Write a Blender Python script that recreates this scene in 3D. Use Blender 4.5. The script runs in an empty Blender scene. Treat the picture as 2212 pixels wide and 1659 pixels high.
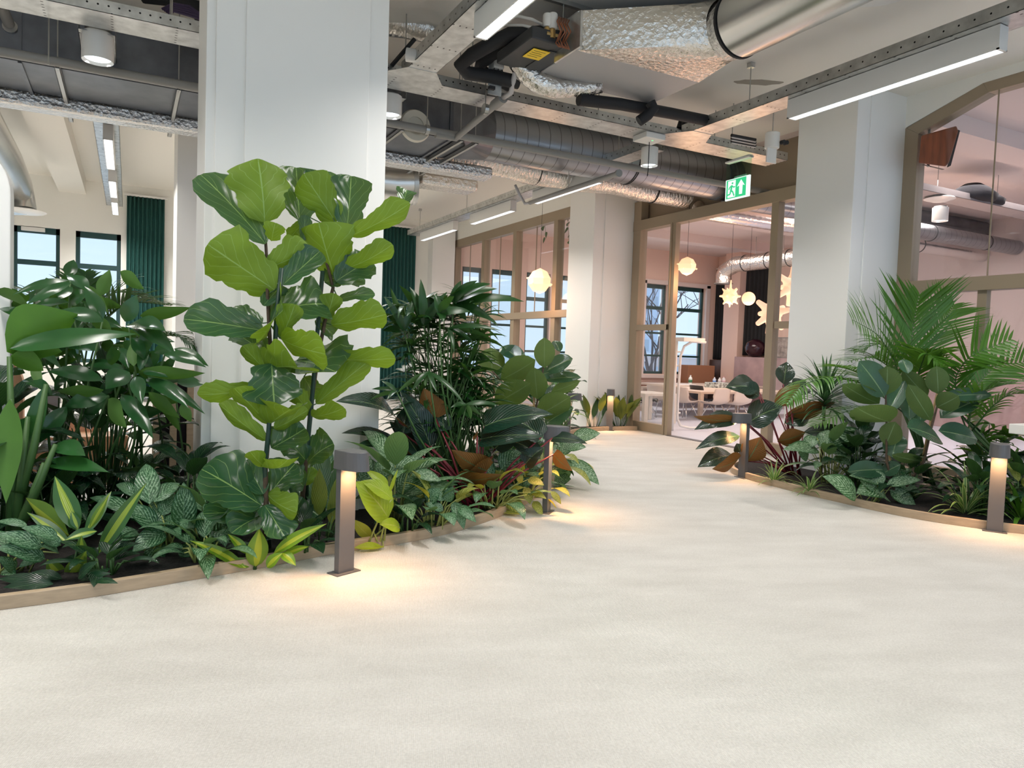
import bpy, math, random
from mathutils import Vector, Matrix
S = bpy.context.scene
COL = S.collection
PI = math.pi
# ------------------------------------------------------------------ camera
F, CX, CY, EYE = 1570.0, 1106.0, 829.5, 1.35
YAW, PITCH, ROLL = math.radians(27.9), math.radians(-2.63), 0.0345
FW = Vector((math.sin(YAW)*math.cos(PITCH), math.cos(YAW)*math.cos(PITCH), math.sin(PITCH)))
_r = Vector((math.cos(YAW), -math.sin(YAW), 0)); _u = _r.cross(FW)
RT = _r*math.cos(ROLL) + _u*math.sin(ROLL)
UP = _u*math.cos(ROLL) - _r*math.sin(ROLL)
EYEP = Vector((0, 0, EYE))
cam = bpy.data.cameras.new('camera'); camo = bpy.data.objects.new('camera', cam); COL.objects.link(camo)
cam.sensor_width = 36; cam.lens = F/2212*36; cam.clip_start = .05; cam.clip_end = 300
M3 = Matrix((RT, UP, -FW)).transposed()
camo.matrix_world = Matrix.Translation(EYEP) @ M3.to_4x4()
S.camera = camo
# ------------------------------------------------------------------ view, sky, light
S.view_settings.view_transform = 'Standard'; S.view_settings.look = 'None'
S.view_settings.gamma = 1; S.view_settings.use_curve_mapping = False
S.view_settings.exposure = 0.1
S.render.film_transparent = False
S.cycles.max_bounces = 10; S.cycles.diffuse_bounces = 5; S.cycles.glossy_bounces = 4
S.cycles.transparent_max_bounces = 16; S.cycles.transmission_bounces = 6
S.cycles.sample_clamp_indirect = 6; S.cycles.caustics_reflective = False; S.cycles.caustics_refractive = False
S.cycles.use_denoising = True
W = bpy.data.worlds.new('sky'); S.world = W; W.use_nodes = True
nt = W.node_tree; bg = nt.nodes['Background']
tc = nt.nodes.new('ShaderNodeTexCoord'); sx = nt.nodes.new('ShaderNodeSeparateXYZ')
rp = nt.nodes.new('ShaderNodeValToRGB'); nt.links.new(tc.outputs['Generated'], sx.inputs[0])
nt.links.new(sx.outputs['Z'], rp.inputs[0]); nt.links.new(rp.outputs[0], bg.inputs[0])
rp.color_ramp.elements[0].position = 0.0; rp.color_ramp.elements[0].color = (.66, .82, 1, 1)
rp.color_ramp.elements[1].position = .5; rp.color_ramp.elements[1].color = (.46, .70, 1, 1)
bg.inputs[1].default_value = 1.2

def area(name, loc, sx_, sy_, power, col, rot=(0, 0, 0), spread=PI):
    l = bpy.data.lights.new(name, 'AREA'); l.shape = 'RECTANGLE'; l.size = sx_; l.size_y = sy_
    l.energy = power; l.color = col; l.spread = spread
    o = bpy.data.objects.new(name, l); COL.objects.link(o); o.location = loc; o.rotation_euler = rot
    return o
LAMP_W = 44.0          # power of each two-metre ceiling lamp
LAMP_COL = (1, .95, .89)
DOWN_W = 22.0

# ------------------------------------------------------------------ pixel rays -> points at a known plane
def ray(x, y): return FW + RT*((x-CX)/F) - UP*((y-CY)/F)
def FL(x, y, z=0.0):
    d = ray(x, y); return EYEP + d*((z-EYE)/d.z)
def OX(x, y, X):
    d = ray(x, y); return EYEP + d*(X/d.x)
def OY(x, y, Y):
    d = ray(x, y); return EYEP + d*(Y/d.y)
def DP(x, y, D): return EYEP + ray(x, y)*D

# ------------------------------------------------------------------ mesh building
class MB:
    def __init__(s): s.v = []; s.f = []; s.uv = {}
    def add(s, vs, fs):
        n = len(s.v); s.v += [Vector(v) for v in vs]; s.f += [tuple(i+n for i in f) for f in fs]
    def box(s, a, b, M=None):
        x0, y0, z0 = a; x1, y1, z1 = b
        vs = [(x0,y0,z0),(x1,y0,z0),(x1,y1,z0),(x0,y1,z0),(x0,y0,z1),(x1,y0,z1),(x1,y1,z1),(x0,y1,z1)]
        if M is not None: vs = [M @ Vector(v) for v in vs]
        s.add(vs, [(0,3,2,1),(4,5,6,7),(0,1,5,4),(1,2,6,5),(2,3,7,6),(3,0,4,7)]); return s
    def tube(s, pts, r, n=8, caps=True):
        pts = [Vector(p) for p in pts]; rs = r if isinstance(r, (list, tuple)) else [r]*len(pts)
        t = (pts[1]-pts[0]).normalized(); a = Vector((0,0,1)) if abs(t.z) < .9 else Vector((1,0,0))
        u = t.cross(a).normalized(); base = len(s.v); vs = []
        for i, p in enumerate(pts):
            if i == 0: t = pts[1]-pts[0]
            elif i == len(pts)-1: t = pts[-1]-pts[-2]
            else: t = (pts[i+1]-p).normalized() + (p-pts[i-1]).normalized()
            t.normalize(); u = (u - t*u.dot(t)).normalized(); w = t.cross(u)
            for k in range(n):
                a = 2*PI*k/n; vs.append(p + (u*math.cos(a)+w*math.sin(a))*rs[i])
        fs = []
        for i in range(len(pts)-1):
            for k in range(n):
                k2 = (k+1) % n; fs.append((i*n+k, i*n+k2, (i+1)*n+k2, (i+1)*n+k))
        if caps: fs += [tuple(range(n-1,-1,-1)), tuple((len(pts)-1)*n+k for k in range(n))]
        s.add(vs, fs); return s
    def lathe(s, prof, c, n=24, axis=None):
        c = Vector(c); vs = []
        Q = Matrix.Identity(3) if axis is None else Vector((0,0,1)).rotation_difference(Vector(axis)).to_matrix()
        for r, z in prof:
            for k in range(n):
                a = 2*PI*k/n; vs.append(c + Q @ Vector((r*math.cos(a), r*math.sin(a), z)))
        fs = []
        for i in range(len(prof)-1):
            for k in range(n):
                k2 = (k+1) % n; fs.append((i*n+k, i*n+k2, (i+1)*n+k2, (i+1)*n+k))
        if prof[0][0] > 1e-5: fs.append(tuple(range(n-1,-1,-1)))
        if prof[-1][0] > 1e-5: fs.append(tuple((len(prof)-1)*n+k for k in range(n)))
        s.add(vs, fs); return s
    def prism(s, poly, z0, z1, M=None):          # poly in XY, extruded in Z
        n = len(poly); vs = [Vector((x,y,z0)) for x,y in poly] + [Vector((x,y,z1)) for x,y in poly]
        if M is not None: vs = [M @ v for v in vs]
        fs = [tuple(range(n-1,-1,-1)), tuple(range(n,2*n))] + [(i,(i+1)%n,(i+1)%n+n,i+n) for i in range(n)]
        s.add(vs, fs); return s
    def grid(s, rows, uvs=None):                 # rows of points; uvs rows of (u,v)
        n = len(s.v); R = len(rows); Cn = len(rows[0])
        for i, r in enumerate(rows):
            for j, p in enumerate(r):
                if uvs: s.uv[len(s.v)] = uvs[i][j]
                s.v.append(Vector(p))
        for i in range(R-1):
            for j in range(Cn-1):
                a = n+i*Cn+j; s.f.append((a, a+1, a+Cn+1, a+Cn))
    def build(s, name, mat, parent=None, smooth=False, bevel=0, origin=None, sharp=None):
        me = bpy.data.meshes.new(name)
        if origin is None:
            if parent is not None: origin = wl(parent)
            else:
                xs = [v.x for v in s.v]; ys = [v.y for v in s.v]; zs = [v.z for v in s.v]
                origin = Vector(((min(xs)+max(xs))/2, (min(ys)+max(ys))/2, min(zs)))
        me.from_pydata([v-origin for v in s.v], [], s.f)
        if s.uv:
            ul = me.uv_layers.new(name='uv')
            for l in me.loops: ul.data[l.index].uv = s.uv.get(l.vertex_index, (0, 0))
        if smooth:
            me.polygons.foreach_set('use_smooth', [True]*len(me.polygons))
            if sharp: me.set_sharp_from_angle(angle=math.radians(sharp))
        me.update(); me.materials.append(mat)
        o = bpy.data.objects.new(name, me); COL.objects.link(o)
        if parent is not None:
            o.parent = parent
            off = origin - wl(parent); o.location = off
            # a part of a part keeps its own origin at the parent's origin
        else: o.location = origin
        if bevel:
            b = o.modifiers.new('bevel', 'BEVEL'); b.width = bevel; b.segments = 2; b.limit_method = 'ANGLE'
        return o
def tag(o, label=None, cat=None, group=None, kind=None):
    if label: o['label'] = label
    if cat: o['category'] = cat
    if group: o['group'] = group
    if kind: o['kind'] = kind
    return o
def thing(name, label, cat, loc, group=None):
    o = bpy.data.objects.new(name, None); COL.objects.link(o); o.location = Vector(loc); o.empty_display_size = .1
    return tag(o, label, cat, group)
def wl(o):                                     # world location of an unrotated, unscaled part
    p = o.location.copy()
    while o.parent: o = o.parent; p += o.location
    return p
def sub(mb, name, mat, part, **k):             # a sub-part of a part
    org = wl(part); o = mb.build(name, mat, None, origin=org, **k); o.parent = part; o.location = (0,0,0); return o
def struct(o): o['kind'] = 'structure'; return o
def copy_tree(o, parent=None, dz=None):
    c = o.copy(); COL.objects.link(c); c.parent = parent
    for ch in [x for x in S.objects if x.parent == o]: copy_tree(ch, c)
    return c

# ------------------------------------------------------------------ materials
MATS = {}
def N(nt, t, **kw):
    n = nt.nodes.new(t)
    for k, v in kw.items(): setattr(n, k, v)
    return n
def mat(name, col, rough=.5, metal=0, emit=None, es=1, bump=0, bscale=40, bstretch=(1,1,1), var=0, vscale=6, spec=.5, trans=0):
    if name in MATS: return MATS[name]
    m = bpy.data.materials.new(name); m.use_nodes = True; nt = m.node_tree; p = nt.nodes['Principled BSDF']
    p.inputs['Base Color'].default_value = (*col, 1); p.inputs['Roughness'].default_value = rough; p.inputs['Metallic'].default_value = metal
    p.inputs['Specular IOR Level'].default_value = spec
    if emit: p.inputs['Emission Color'].default_value = (*emit, 1); p.inputs['Emission Strength'].default_value = es
    if bump or var:
        t = N(nt, 'ShaderNodeTexCoord'); mp = N(nt, 'ShaderNodeMapping'); mp.inputs['Scale'].default_value = bstretch
        nt.links.new(t.outputs['Object'], mp.inputs[0])
    if bump:
        nz = N(nt, 'ShaderNodeTexNoise'); nz.inputs['Scale'].default_value = bscale; nz.inputs['Detail'].default_value = 4
        b = N(nt, 'ShaderNodeBump'); b.inputs['Strength'].default_value = bump; b.inputs['Distance'].default_value = .02
        nt.links.new(mp.outputs[0], nz.inputs['Vector']); nt.links.new(nz.outputs['Fac'], b.inputs['Height']); nt.links.new(b.outputs[0], p.inputs['Normal'])
    if var:
        n2 = N(nt, 'ShaderNodeTexNoise'); n2.inputs['Scale'].default_value = vscale; n2.inputs['Detail'].default_value = 5
        r = N(nt, 'ShaderNodeValToRGB'); r.color_ramp.elements[0].position = .3; r.color_ramp.elements[1].position = .7
        r.color_ramp.elements[0].color = (*[c*(1-var) for c in col], 1); r.color_ramp.elements[1].color = (*[min(1, c*(1+var)) for c in col], 1)
        nt.links.new(mp.outputs[0], n2.inputs['Vector']); nt.links.new(n2.outputs['Fac'], r.inputs[0]); nt.links.new(r.outputs[0], p.inputs['Base Color'])
    MATS[name] = m; return m
wall_m = mat('cream_paint', (.86,.85,.80), .6, bump=.03, bscale=200)
colm = mat('white_paint', (.85,.85,.83), .5)
ceil_m = mat('ceiling_paint', (.87,.84,.77), .7, bump=.03, bscale=60)
tan_m = mat('taupe_frame', (.33,.26,.18), .45)
tan_l = mat('taupe_frame_light', (.40,.34,.25), .45)
kerb_m = mat('oak_edging', (.42,.32,.215), .5, var=.12, vscale=8, bstretch=(1,1,6))
pink_m = mat('peach_paint', (.82,.60,.50), .6)
mauve_m = mat('mauve_panel', (.42,.30,.30), .5, var=.15, vscale=3)
white_m = mat('white_metal', (.80,.79,.76), .35)
grey_pl = mat('grey_plastic', (.55,.55,.54), .5)
bollard_m = mat('anthracite_paint', (.10,.10,.105), .42)
green_fr = mat('dark_green_frame', (.012,.055,.055), .4)
curtain_m = mat('green_velvet', (.010,.075,.065), .75, bump=.1, bscale=80)
dark_curt = mat('black_curtain', (.012,.014,.016), .8)
galv = mat('galvanised_steel', (.56,.57,.56), .33, .85, var=.22, vscale=9)
galv_d = mat('galvanised_duct', (.15,.16,.18), .38, .9, var=.18, vscale=5)
alu = mat('smooth_aluminium', (.66,.66,.64), .27, .95, var=.06, vscale=2)
steel = mat('zinc_rod', (.45,.45,.43), .35, .9)
pvc = mat('grey_pvc', (.27,.265,.25), .45)
black_m = mat('black_rubber', (.012,.012,.014), .7)
dkgrey = mat('charcoal_casing', (.035,.037,.04), .5)
grey_box = mat('grey_sheet', (.43,.43,.44), .5, .3)
white_duct = mat('white_duct_wrap', (.72,.68,.58), .45, .2)
soil_m = mat('potting_soil', (.012,.009,.008), .95, bump=.9, bscale=60, var=.6, vscale=50)
wood_m = mat('warm_wood', (.42,.22,.11), .5, var=.2, vscale=4, bstretch=(4,4,.6))
dwood = mat('walnut', (.20,.065,.025), .4, var=.3, vscale=6, bstretch=(6,6,.7))
brass = mat('brass', (.65,.45,.18), .3, .9)
copper = mat('copper', (.35,.14,.08), .35, .9)
yellow = mat('yellow_label', (.95,.66,.03), .5)
foil = None
def foil_mat(name, col, strength=.9, scale=26, st=(1,1,1), rough=.2):
    m = mat(name, col, rough, 1.0); nt = m.node_tree; p = nt.nodes['Principled BSDF']
    t = N(nt, 'ShaderNodeTexCoord'); mp = N(nt, 'ShaderNodeMapping'); mp.inputs['Scale'].default_value = st
    nt.links.new(t.outputs['Object'], mp.inputs[0])
    v = N(nt, 'ShaderNodeTexVoronoi'); v.inputs['Scale'].default_value = scale
    nz = N(nt, 'ShaderNodeTexNoise'); nz.inputs['Scale'].default_value = scale*1.2; nz.inputs['Detail'].default_value = 6; nz.inputs['Distortion'].default_value = 1.5
    ad = N(nt, 'ShaderNodeMath', operation='ADD'); b = N(nt, 'ShaderNodeBump'); b.inputs['Strength'].default_value = strength; b.inputs['Distance'].default_value = .012
    for q in (v, nz): nt.links.new(mp.outputs[0], q.inputs['Vector'])
    nt.links.new(v.outputs['Distance'], ad.inputs[0]); nt.links.new(nz.outputs['Fac'], ad.inputs[1]); nt.links.new(ad.outputs[0], b.inputs['Height'])
    nt.links.new(b.outputs[0], p.inputs['Normal']); return m
foil = foil_mat('crinkled_foil', (.80,.77,.72), .75, 22)
foil_x = foil_mat('wrinkled_foil', (.82,.78,.72), .8, 14, (2.6,1,1), .22)
def emis(name, col, st):
    m = bpy.data.materials.new(name); m.use_nodes = True; nt = m.node_tree; nt.nodes.clear()
    e = N(nt, 'ShaderNodeEmission'); e.inputs[0].default_value = (*col, 1); e.inputs[1].default_value = st
    o = N(nt, 'ShaderNodeOutputMaterial'); nt.links.new(e.outputs[0], o.inputs[0]); return m
def glass_mat(name, tint, refl=1.0):
    m = bpy.data.materials.new(name); m.use_nodes = True; nt = m.node_tree; nt.nodes.clear()
    t = N(nt, 'ShaderNodeBsdfTransparent'); t.inputs[0].default_value = (*tint, 1)
    g = N(nt, 'ShaderNodeBsdfGlossy'); g.inputs['Roughness'].default_value = .01; g.inputs[0].default_value = (refl,refl,refl,1)
    lw = N(nt, 'ShaderNodeLayerWeight'); lw.inputs[0].default_value = .5
    pw = N(nt, 'ShaderNodeMath', operation='POWER'); pw.inputs[1].default_value = 4.5; nt.links.new(lw.outputs['Facing'], pw.inputs[0])
    fr = N(nt, 'ShaderNodeMath', operation='MULTIPLY_ADD'); fr.inputs[1].default_value = .55; fr.inputs[2].default_value = .025; nt.links.new(pw.outputs[0], fr.inputs[0])
    mx = N(nt, 'ShaderNodeMixShader'); o = N(nt, 'ShaderNodeOutputMaterial')
    nt.links.new(fr.outputs[0], mx.inputs[0]); nt.links.new(t.outputs[0], mx.inputs[1]); nt.links.new(g.outputs[0], mx.inputs[2]); nt.links.new(mx.outputs[0], o.inputs[0]); return m
glass = glass_mat('clear_glass', (.96,.97,.97))
# carpet
def carpet():
    m = bpy.data.materials.new('beige_carpet'); m.use_nodes = True; nt = m.node_tree; p = nt.nodes['Principled BSDF']; L = nt.links.new
    p.inputs['Roughness'].default_value = .95; p.inputs['Specular IOR Level'].default_value = .1
    t = N(nt, 'ShaderNodeTexCoord'); mp = N(nt, 'ShaderNodeMapping'); mp.inputs['Rotation'].default_value = (0,0,.35); L(t.outputs['Object'], mp.inputs[0])
    br = N(nt, 'ShaderNodeTexBrick'); br.inputs['Scale'].default_value = 1; br.inputs['Brick Width'].default_value = 1.0; br.inputs['Row Height'].default_value = .25
    br.inputs['Mortar Size'].default_value = 0; br.inputs['Color1'].default_value = (.36,.36,.36,1); br.inputs['Color2'].default_value = (.64,.64,.64,1); L(mp.outputs[0], br.inputs['Vector'])
    m2 = N(nt, 'ShaderNodeMapping'); m2.inputs['Scale'].default_value = (1.0,2.6,1); L(mp.outputs[0], m2.inputs[0])
    n1 = N(nt, 'ShaderNodeTexNoise'); n1.inputs['Scale'].default_value = 2.2; n1.inputs['Detail'].default_value = 7; L(m2.outputs[0], n1.inputs['Vector'])
    n2 = N(nt, 'ShaderNodeTexNoise'); n2.inputs['Scale'].default_value = 110; n2.inputs['Detail'].default_value = 2; L(mp.outputs[0], n2.inputs['Vector'])
    mx = N(nt, 'ShaderNodeMix'); mx.inputs[0].default_value = .75; L(br.outputs['Color'], mx.inputs[2]); L(n1.outputs['Fac'], mx.inputs[3])
    mx2 = N(nt, 'ShaderNodeMix'); mx2.inputs[0].default_value = .5; L(mx.outputs[0], mx2.inputs[2]); L(n2.outputs['Fac'], mx2.inputs[3])
    r = N(nt, 'ShaderNodeValToRGB'); e = r.color_ramp.elements; e[0].position = .30; e[1].position = .70
    e[0].color = (.465,.447,.412,1); e[1].color = (.645,.628,.59,1)
    L(mx2.outputs[0], r.inputs[0]); L(r.outputs[0], p.inputs['Base Color'])
    wv = N(nt, 'ShaderNodeTexWave'); wv.inputs['Scale'].default_value = 45; wv.inputs['Distortion'].default_value = 2; wv.inputs['Detail'].default_value = 2; L(mp.outputs[0], wv.inputs['Vector'])
    ad = N(nt, 'ShaderNodeMath', operation='ADD'); L(wv.outputs['Fac'], ad.inputs[0]); L(n2.outputs['Fac'], ad.inputs[1])
    b = N(nt, 'ShaderNodeBump'); b.inputs['Strength'].default_value = .35; b.inputs['Distance'].default_value = .006; L(ad.outputs[0], b.inputs['Height']); L(b.outputs[0], p.inputs['Normal'])
    return m
carpet_m = carpet()
floor2 = mat('lavender_lino', (.60,.64,.74), .35, var=.04, vscale=2)
def spiral_mat():
    m = mat('spiral_duct_steel', (.32,.335,.36), .30, .92); nt = m.node_tree; p = nt.nodes['Principled BSDF']; L = nt.links.new
    t = N(nt, 'ShaderNodeTexCoord'); sp = N(nt, 'ShaderNodeSeparateXYZ'); L(t.outputs['Object'], sp.inputs[0])
    a = N(nt, 'ShaderNodeMath', operation='MULTIPLY'); a.inputs[1].default_value = 6.0; L(sp.outputs[0], a.inputs[0])
    fr = N(nt, 'ShaderNodeMath', operation='FRACT'); L(a.outputs[0], fr.inputs[0])
    cr = N(nt, 'ShaderNodeMath', operation='LESS_THAN'); cr.inputs[1].default_value = .07; L(fr.outputs[0], cr.inputs[0])
    mx = N(nt, 'ShaderNodeMix', data_type='RGBA'); mx.inputs[6].default_value = (.32,.335,.36,1); mx.inputs[7].default_value = (.17,.17,.18,1)
    L(cr.outputs[0], mx.inputs[0]); L(mx.outputs[2], p.inputs['Base Color'])
    b = N(nt, 'ShaderNodeBump'); b.inputs['Strength'].default_value = .5; b.inputs['Distance'].default_value = .01; L(cr.outputs[0], b.inputs['Height']); L(b.outputs[0], p.inputs['Normal'])
    return m
spiral_m = spiral_mat()

def perf_mat(name, axis):
    m = mat(name, (.56,.57,.56), .33, .85, var=.22, vscale=9); nt = m.node_tree; L = nt.links.new; p = nt.nodes['Principled BSDF']; src = p.inputs['Base Color'].links[0].from_socket
    t = N(nt,'ShaderNodeTexCoord'); sp = N(nt,'ShaderNodeSeparateXYZ'); L(t.outputs['Object'], sp.inputs[0])
    def Q(op, a, b=None, c=None):
        n = N(nt,'ShaderNodeMath',operation=op)
        for i, x in enumerate((a,b,c)):
            if x is None: continue
            if isinstance(x,(int,float)): n.inputs[i].default_value = x
            else: L(x, n.inputs[i])
        return n.outputs[0]
    A, B = (sp.outputs[0], sp.outputs[1]) if axis == 'X' else (sp.outputs[1], sp.outputs[0]); Z = sp.outputs[2]
    def cell(x, st): return Q('MULTIPLY', Q('SUBTRACT', Q('FRACT', Q('DIVIDE', x, st)), .5), st)
    st = .075 if axis == 'X' else .12
    d1 = Q('ADD', Q('POWER', cell(A,st), 2), Q('POWER', Q('SUBTRACT', Z, .058), 2)); h1 = Q('LESS_THAN', d1, .008**2)
    d2 = Q('ADD', Q('POWER', Q('MULTIPLY', cell(A,.48), .6), 2), Q('POWER', cell(B,.056), 2)); h2 = Q('MULTIPLY', Q('LESS_THAN', d2, .007**2), Q('LESS_THAN', Z, .006))
    mx = N(nt,'ShaderNodeMix',data_type='RGBA'); L(Q('MAXIMUM', h1, h2), mx.inputs[0]); L(src, mx.inputs[6]); mx.inputs[7].default_value = (.02,.02,.02,1); L(mx.outputs[2], p.inputs['Base Color']); return m
perf_x = perf_mat('perforated_steel_x','X'); perf_y = perf_mat('perforated_steel_y','Y')
# ------------------------------------------------------------------ the room
XW = 8.1; YF = 17.3; ZC = 4.5; XR = 16.35
struct(MB().box((-7,-4,-.12),(XW,YF,0)).build('floor', carpet_m))
struct(MB().box((XW,-4,-.12),(18,YF,.0)).build('floor', floor2))
def slab(a, b, mt, name='ceiling'): return struct(MB().box(a, b).build(name, mt))
slab((-7,-4,ZC),(XW,YF+.3,ZC+.2), ceil_m)
slab((XW,-4,ZC),(18,YF+.3,ZC+.2), mat('peach_ceiling',(.76,.65,.61),.7))
# downstand beams and a slim ceiling pad
slab((-1.25,9.0,4.22),(-.78,YF,ZC), ceil_m, 'ceiling')
slab((4.0,10.0,4.30),(4.35,YF,ZC), ceil_m, 'ceiling')
slab((5.0,2.0,ZC-.03),(6.27,4.65,ZC), ceil_m, 'ceiling')
slab((8.4,11.9,4.28),(16,12.3,ZC), mat('peach_ceiling',(0,0,0)), 'ceiling')
slab((8.4,14.5,4.28),(16,14.9,ZC), MATS['peach_ceiling'], 'ceiling')
slab((8.4,5.6,4.28),(16,6.1,ZC), MATS['peach_ceiling'], 'ceiling')
# facade wall with window openings
SILL, HEAD = .8, 3.48
WIN = [(-4.2,-3.4),(-3.1,-2.3),(-2.03,-1.23),(-.96,-.15),(.05,.58),(2.5,3.3),(3.6,4.4),(5.45,6.2),(7.6,8.22),(8.45,9.2),(9.5,10.25),(10.5,11.3),(11.6,12.4),(12.55,13.2),(13.52,14.36),(14.6,15.86)]
def facade(x0, x1, wins, mt):
    m = MB(); m.box((x0,YF,0),(x1,YF+.3,SILL)); m.box((x0,YF,HEAD),(x1,YF+.3,ZC))
    xs = x0
    for a, b in wins: m.box((xs,YF,SILL),(a,YF+.3,HEAD)); xs = b
    m.box((xs,YF,SILL),(x1,YF+.3,HEAD)); return struct(m.build('wall_back', mt))
facade(-7, 7.25, [w for w in WIN if w[0] < 7], wall_m)
facade(7.25, 18, [w for w in WIN if w[0] > 7], pink_m)
for i, (a, b) in enumerate(WIN):
    y0, y1 = YF+.1, YF+.17; m = MB(); t = .075
    m.box((a,y0,SILL),(a+t,y1,HEAD)); m.box((b-t,y0,SILL),(b,y1,HEAD)); m.box((a,y0,SILL),(b,y1,SILL+t)); m.box((a,y0,HEAD-.12),(b,y1,HEAD))
    for z, h in ((2.78,.10),(2.03,.06),(1.35,.06)): m.box((a+t,y0,z-h/2),(b-t,y1,z+h/2))
    f = struct(m.build('window_%d' % (i+1), green_fr))
    g = MB().box((a+t,y0+.03,SILL+t),(b-t,y0+.036,HEAD-.12)).build('pane', glass, f, origin=f.location.copy())
    g.location = (0,0,0)
# side wall of the far room, closing walls out of sight of the lens
struct(MB().box((XR,11.5,0),(XR+.2,YF,ZC)).build('wall_right', pink_m)); struct(MB().box((XR,-4,0),(XR+.2,11.5,ZC)).build('wall_right', mat('mauve_grey_paint',(.56,.49,.48),.6)))
struct(MB().box((-7.2,-4,0),(-7,YF,ZC)).build('wall_left', wall_m))
struct(MB().box((XW,-4,0),(XW+.3,1.2,ZC)).build('wall_right', colm))
# ------------------------------------------------------------------ columns
def column(parts, name='wall_column'):
    m = MB()
    for p in parts: m.box((p[0],p[1],0),(p[2],p[3],ZC))
    return struct(m.build('column', colm, bevel=.006))
yc = 5.6
cx = [OY(x,500,yc).x for x in (442,462,525,790,831.5)]
c = column([(cx[0],yc+.07,cx[4],yc+.74),(cx[1],yc+.03,cx[4],yc+.77),(cx[2],yc,cx[3],yc+.80)])
tag(c, kind='structure')
for y in (5.59, 10.8):
    column([(7.25,y,7.45,y+.82),(7.43,y+.014,7.50,y+.8),(7.48,y,8.3,y+.82)])
column([(.56,10.8,1.8,11.6)])
struct(MB().box((6.65,17.0,0),(7.25,YF,ZC)).build('column', colm))
# ------------------------------------------------------------------ glazed partitions
def lintel(a, b, mt=None): return struct(MB().box(a, b).build('wall_right', mt or wall_m))
XP = 7.32
lintel((XP,11.62,4.09),(XP+.2,YF,ZC))
def part_frame(name, members, panes, mt=tan_m, glz=glass, extra=()):
    m = MB()
    for a, b in members: m.box(a, b)
    for poly, x0, x1 in extra:
        n = len(poly); vs = [Vector((x0,y,z)) for y,z in poly]+[Vector((x1,y,z)) for y,z in poly]
        m.add(vs, [tuple(range(n)), tuple(range(2*n-1,n-1,-1))]+[(i,i+n,(i+1)%n+n,(i+1)%n) for i in range(n)])
    f = struct(m.build(name, mt, bevel=.004))
    for P in panes:
        q = MB()
        if len(P) == 2: q.box(*P)
        else:
            poly, x0, x1 = P; n = len(poly); vs = [Vector((x0,y,z)) for y,z in poly]+[Vector((x1,y,z)) for y,z in poly]
            q.add(vs, [tuple(range(n)), tuple(range(2*n-1,n-1,-1))]+[(i,i+n,(i+1)%n+n,(i+1)%n) for i in range(n)])
        g = q.build('pane', glz, f, origin=f.location.copy()); g.location = (0,0,0)
    return f
# left partition: head, transom, mullions
ys = [17.2, 15.5, 13.93, 12.23, 11.62]
mem = [((XP-.005,11.62,3.90),(XP+.14,17.2,4.09)), ((XP-.02,11.62,2.02),(XP+.10,17.2,2.16)), ((XP+.005,11.62,0),(XP+.13,17.2,.25))]
for y in ys[:4]: mem.append(((XP,y-.075,0),(XP+.16,y+.075,4.0)))
pan = []
for y1, y0 in zip(ys, ys[1:]):
    pan += [((XP+.06,y0+.07,.25),(XP+.072,y1-.07,2.03)), ((XP+.06,y0+.07,2.15),(XP+.072,y1-.07,3.91))]
    if y1-y0 > 1: mem.append(((XP+.055,(y0+y1)/2-.006,2.15),(XP+.077,(y0+y1)/2+.006,3.91)))
part_frame('window_30', mem, pan)
# doorway partition between the columns, door opening in the middle
xd = XW
mem = [((xd-.006,5.9,3.58),(xd+.17,10.79,3.76)), ((xd,10.58,0),(xd+.16,10.785,4.1)), ((xd,9.62,0),(xd+.10,9.76,3.62)), ((xd-.02,9.70,0),(xd+.02,9.74,3.6)),
       ((xd,7.44,0),(xd+.12,7.57,3.62)), ((xd,5.9,0),(xd+.16,6.3,3.62)), ((xd-.02,9.7,1.79),(xd+.1,10.6,1.89)), ((xd-.02,6.3,1.79),(xd+.1,7.4,1.89)),
       ((xd+.004,9.7,0),(xd+.11,10.6,.16)), ((xd+.004,6.3,0),(xd+.11,7.5,.16))]
pan = [((xd+.05,9.76,.16),(xd+.062,10.58,1.8)), ((xd+.05,9.76,1.89),(xd+.062,10.58,3.58)), ((xd+.05,6.3,.16),(xd+.062,7.44,1.8)), ((xd+.05,6.3,1.89),(xd+.062,7.44,3.58)), ]
part_frame('door_1', mem, pan, mt=tan_m)
struct(MB().box((xd+.2,5.9,3.7),(xd+.4,10.82,ZC)).build('wall_right', mat('taupe_board', (.30,.23,.16), .6)))
struct(MB().box((xd-.03,7.57,.0),(xd+.1,9.62,.008)).build('trim_1', mat('dark_threshold', (.06,.06,.065), .4)))
# arched partition on the right
ya, yb = 5.59, 1.2
out = [(ya,0),(ya,4.14),(4.72,4.40),(2.07,4.40),(yb,4.14),(yb,0)]
inn = [(yb+.17,0),(yb+.17,4.05),(2.13,4.28),(4.66,4.28),(ya-.17,4.03),(ya-.17,0)]
seg = []
o_ = out; i_ = inn[::-1]
for k in range(5): seg.append(([o_[k], o_[k+1], i_[k+1], i_[k]], xd, xd+.15))
ymx = OX(2150,300,8.1).y
part_frame('window_31', [((xd-.03,yb,2.17),(xd+.12,ya,2.32)), ((xd+.008,ymx-.008,2.32),(xd+.02,ymx+.008,4.28)), ((xd+.005,yb,0),(xd+.12,ya,.2)), ((xd+.02,OX(2118,650,8.1).y-.05,.2),(xd+.1,OX(2118,650,8.1).y+.05,2.2))],
           [([(ya-.17,2.3),(ya-.17,4.04),(4.66,4.29),(2.13,4.29),(yb+.17,4.05),(yb+.17,2.3)], xd+.03, xd+.042), ((xd+.03,yb+.1,.2),(xd+.042,ya-.1,2.18))], extra=seg)
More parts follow.
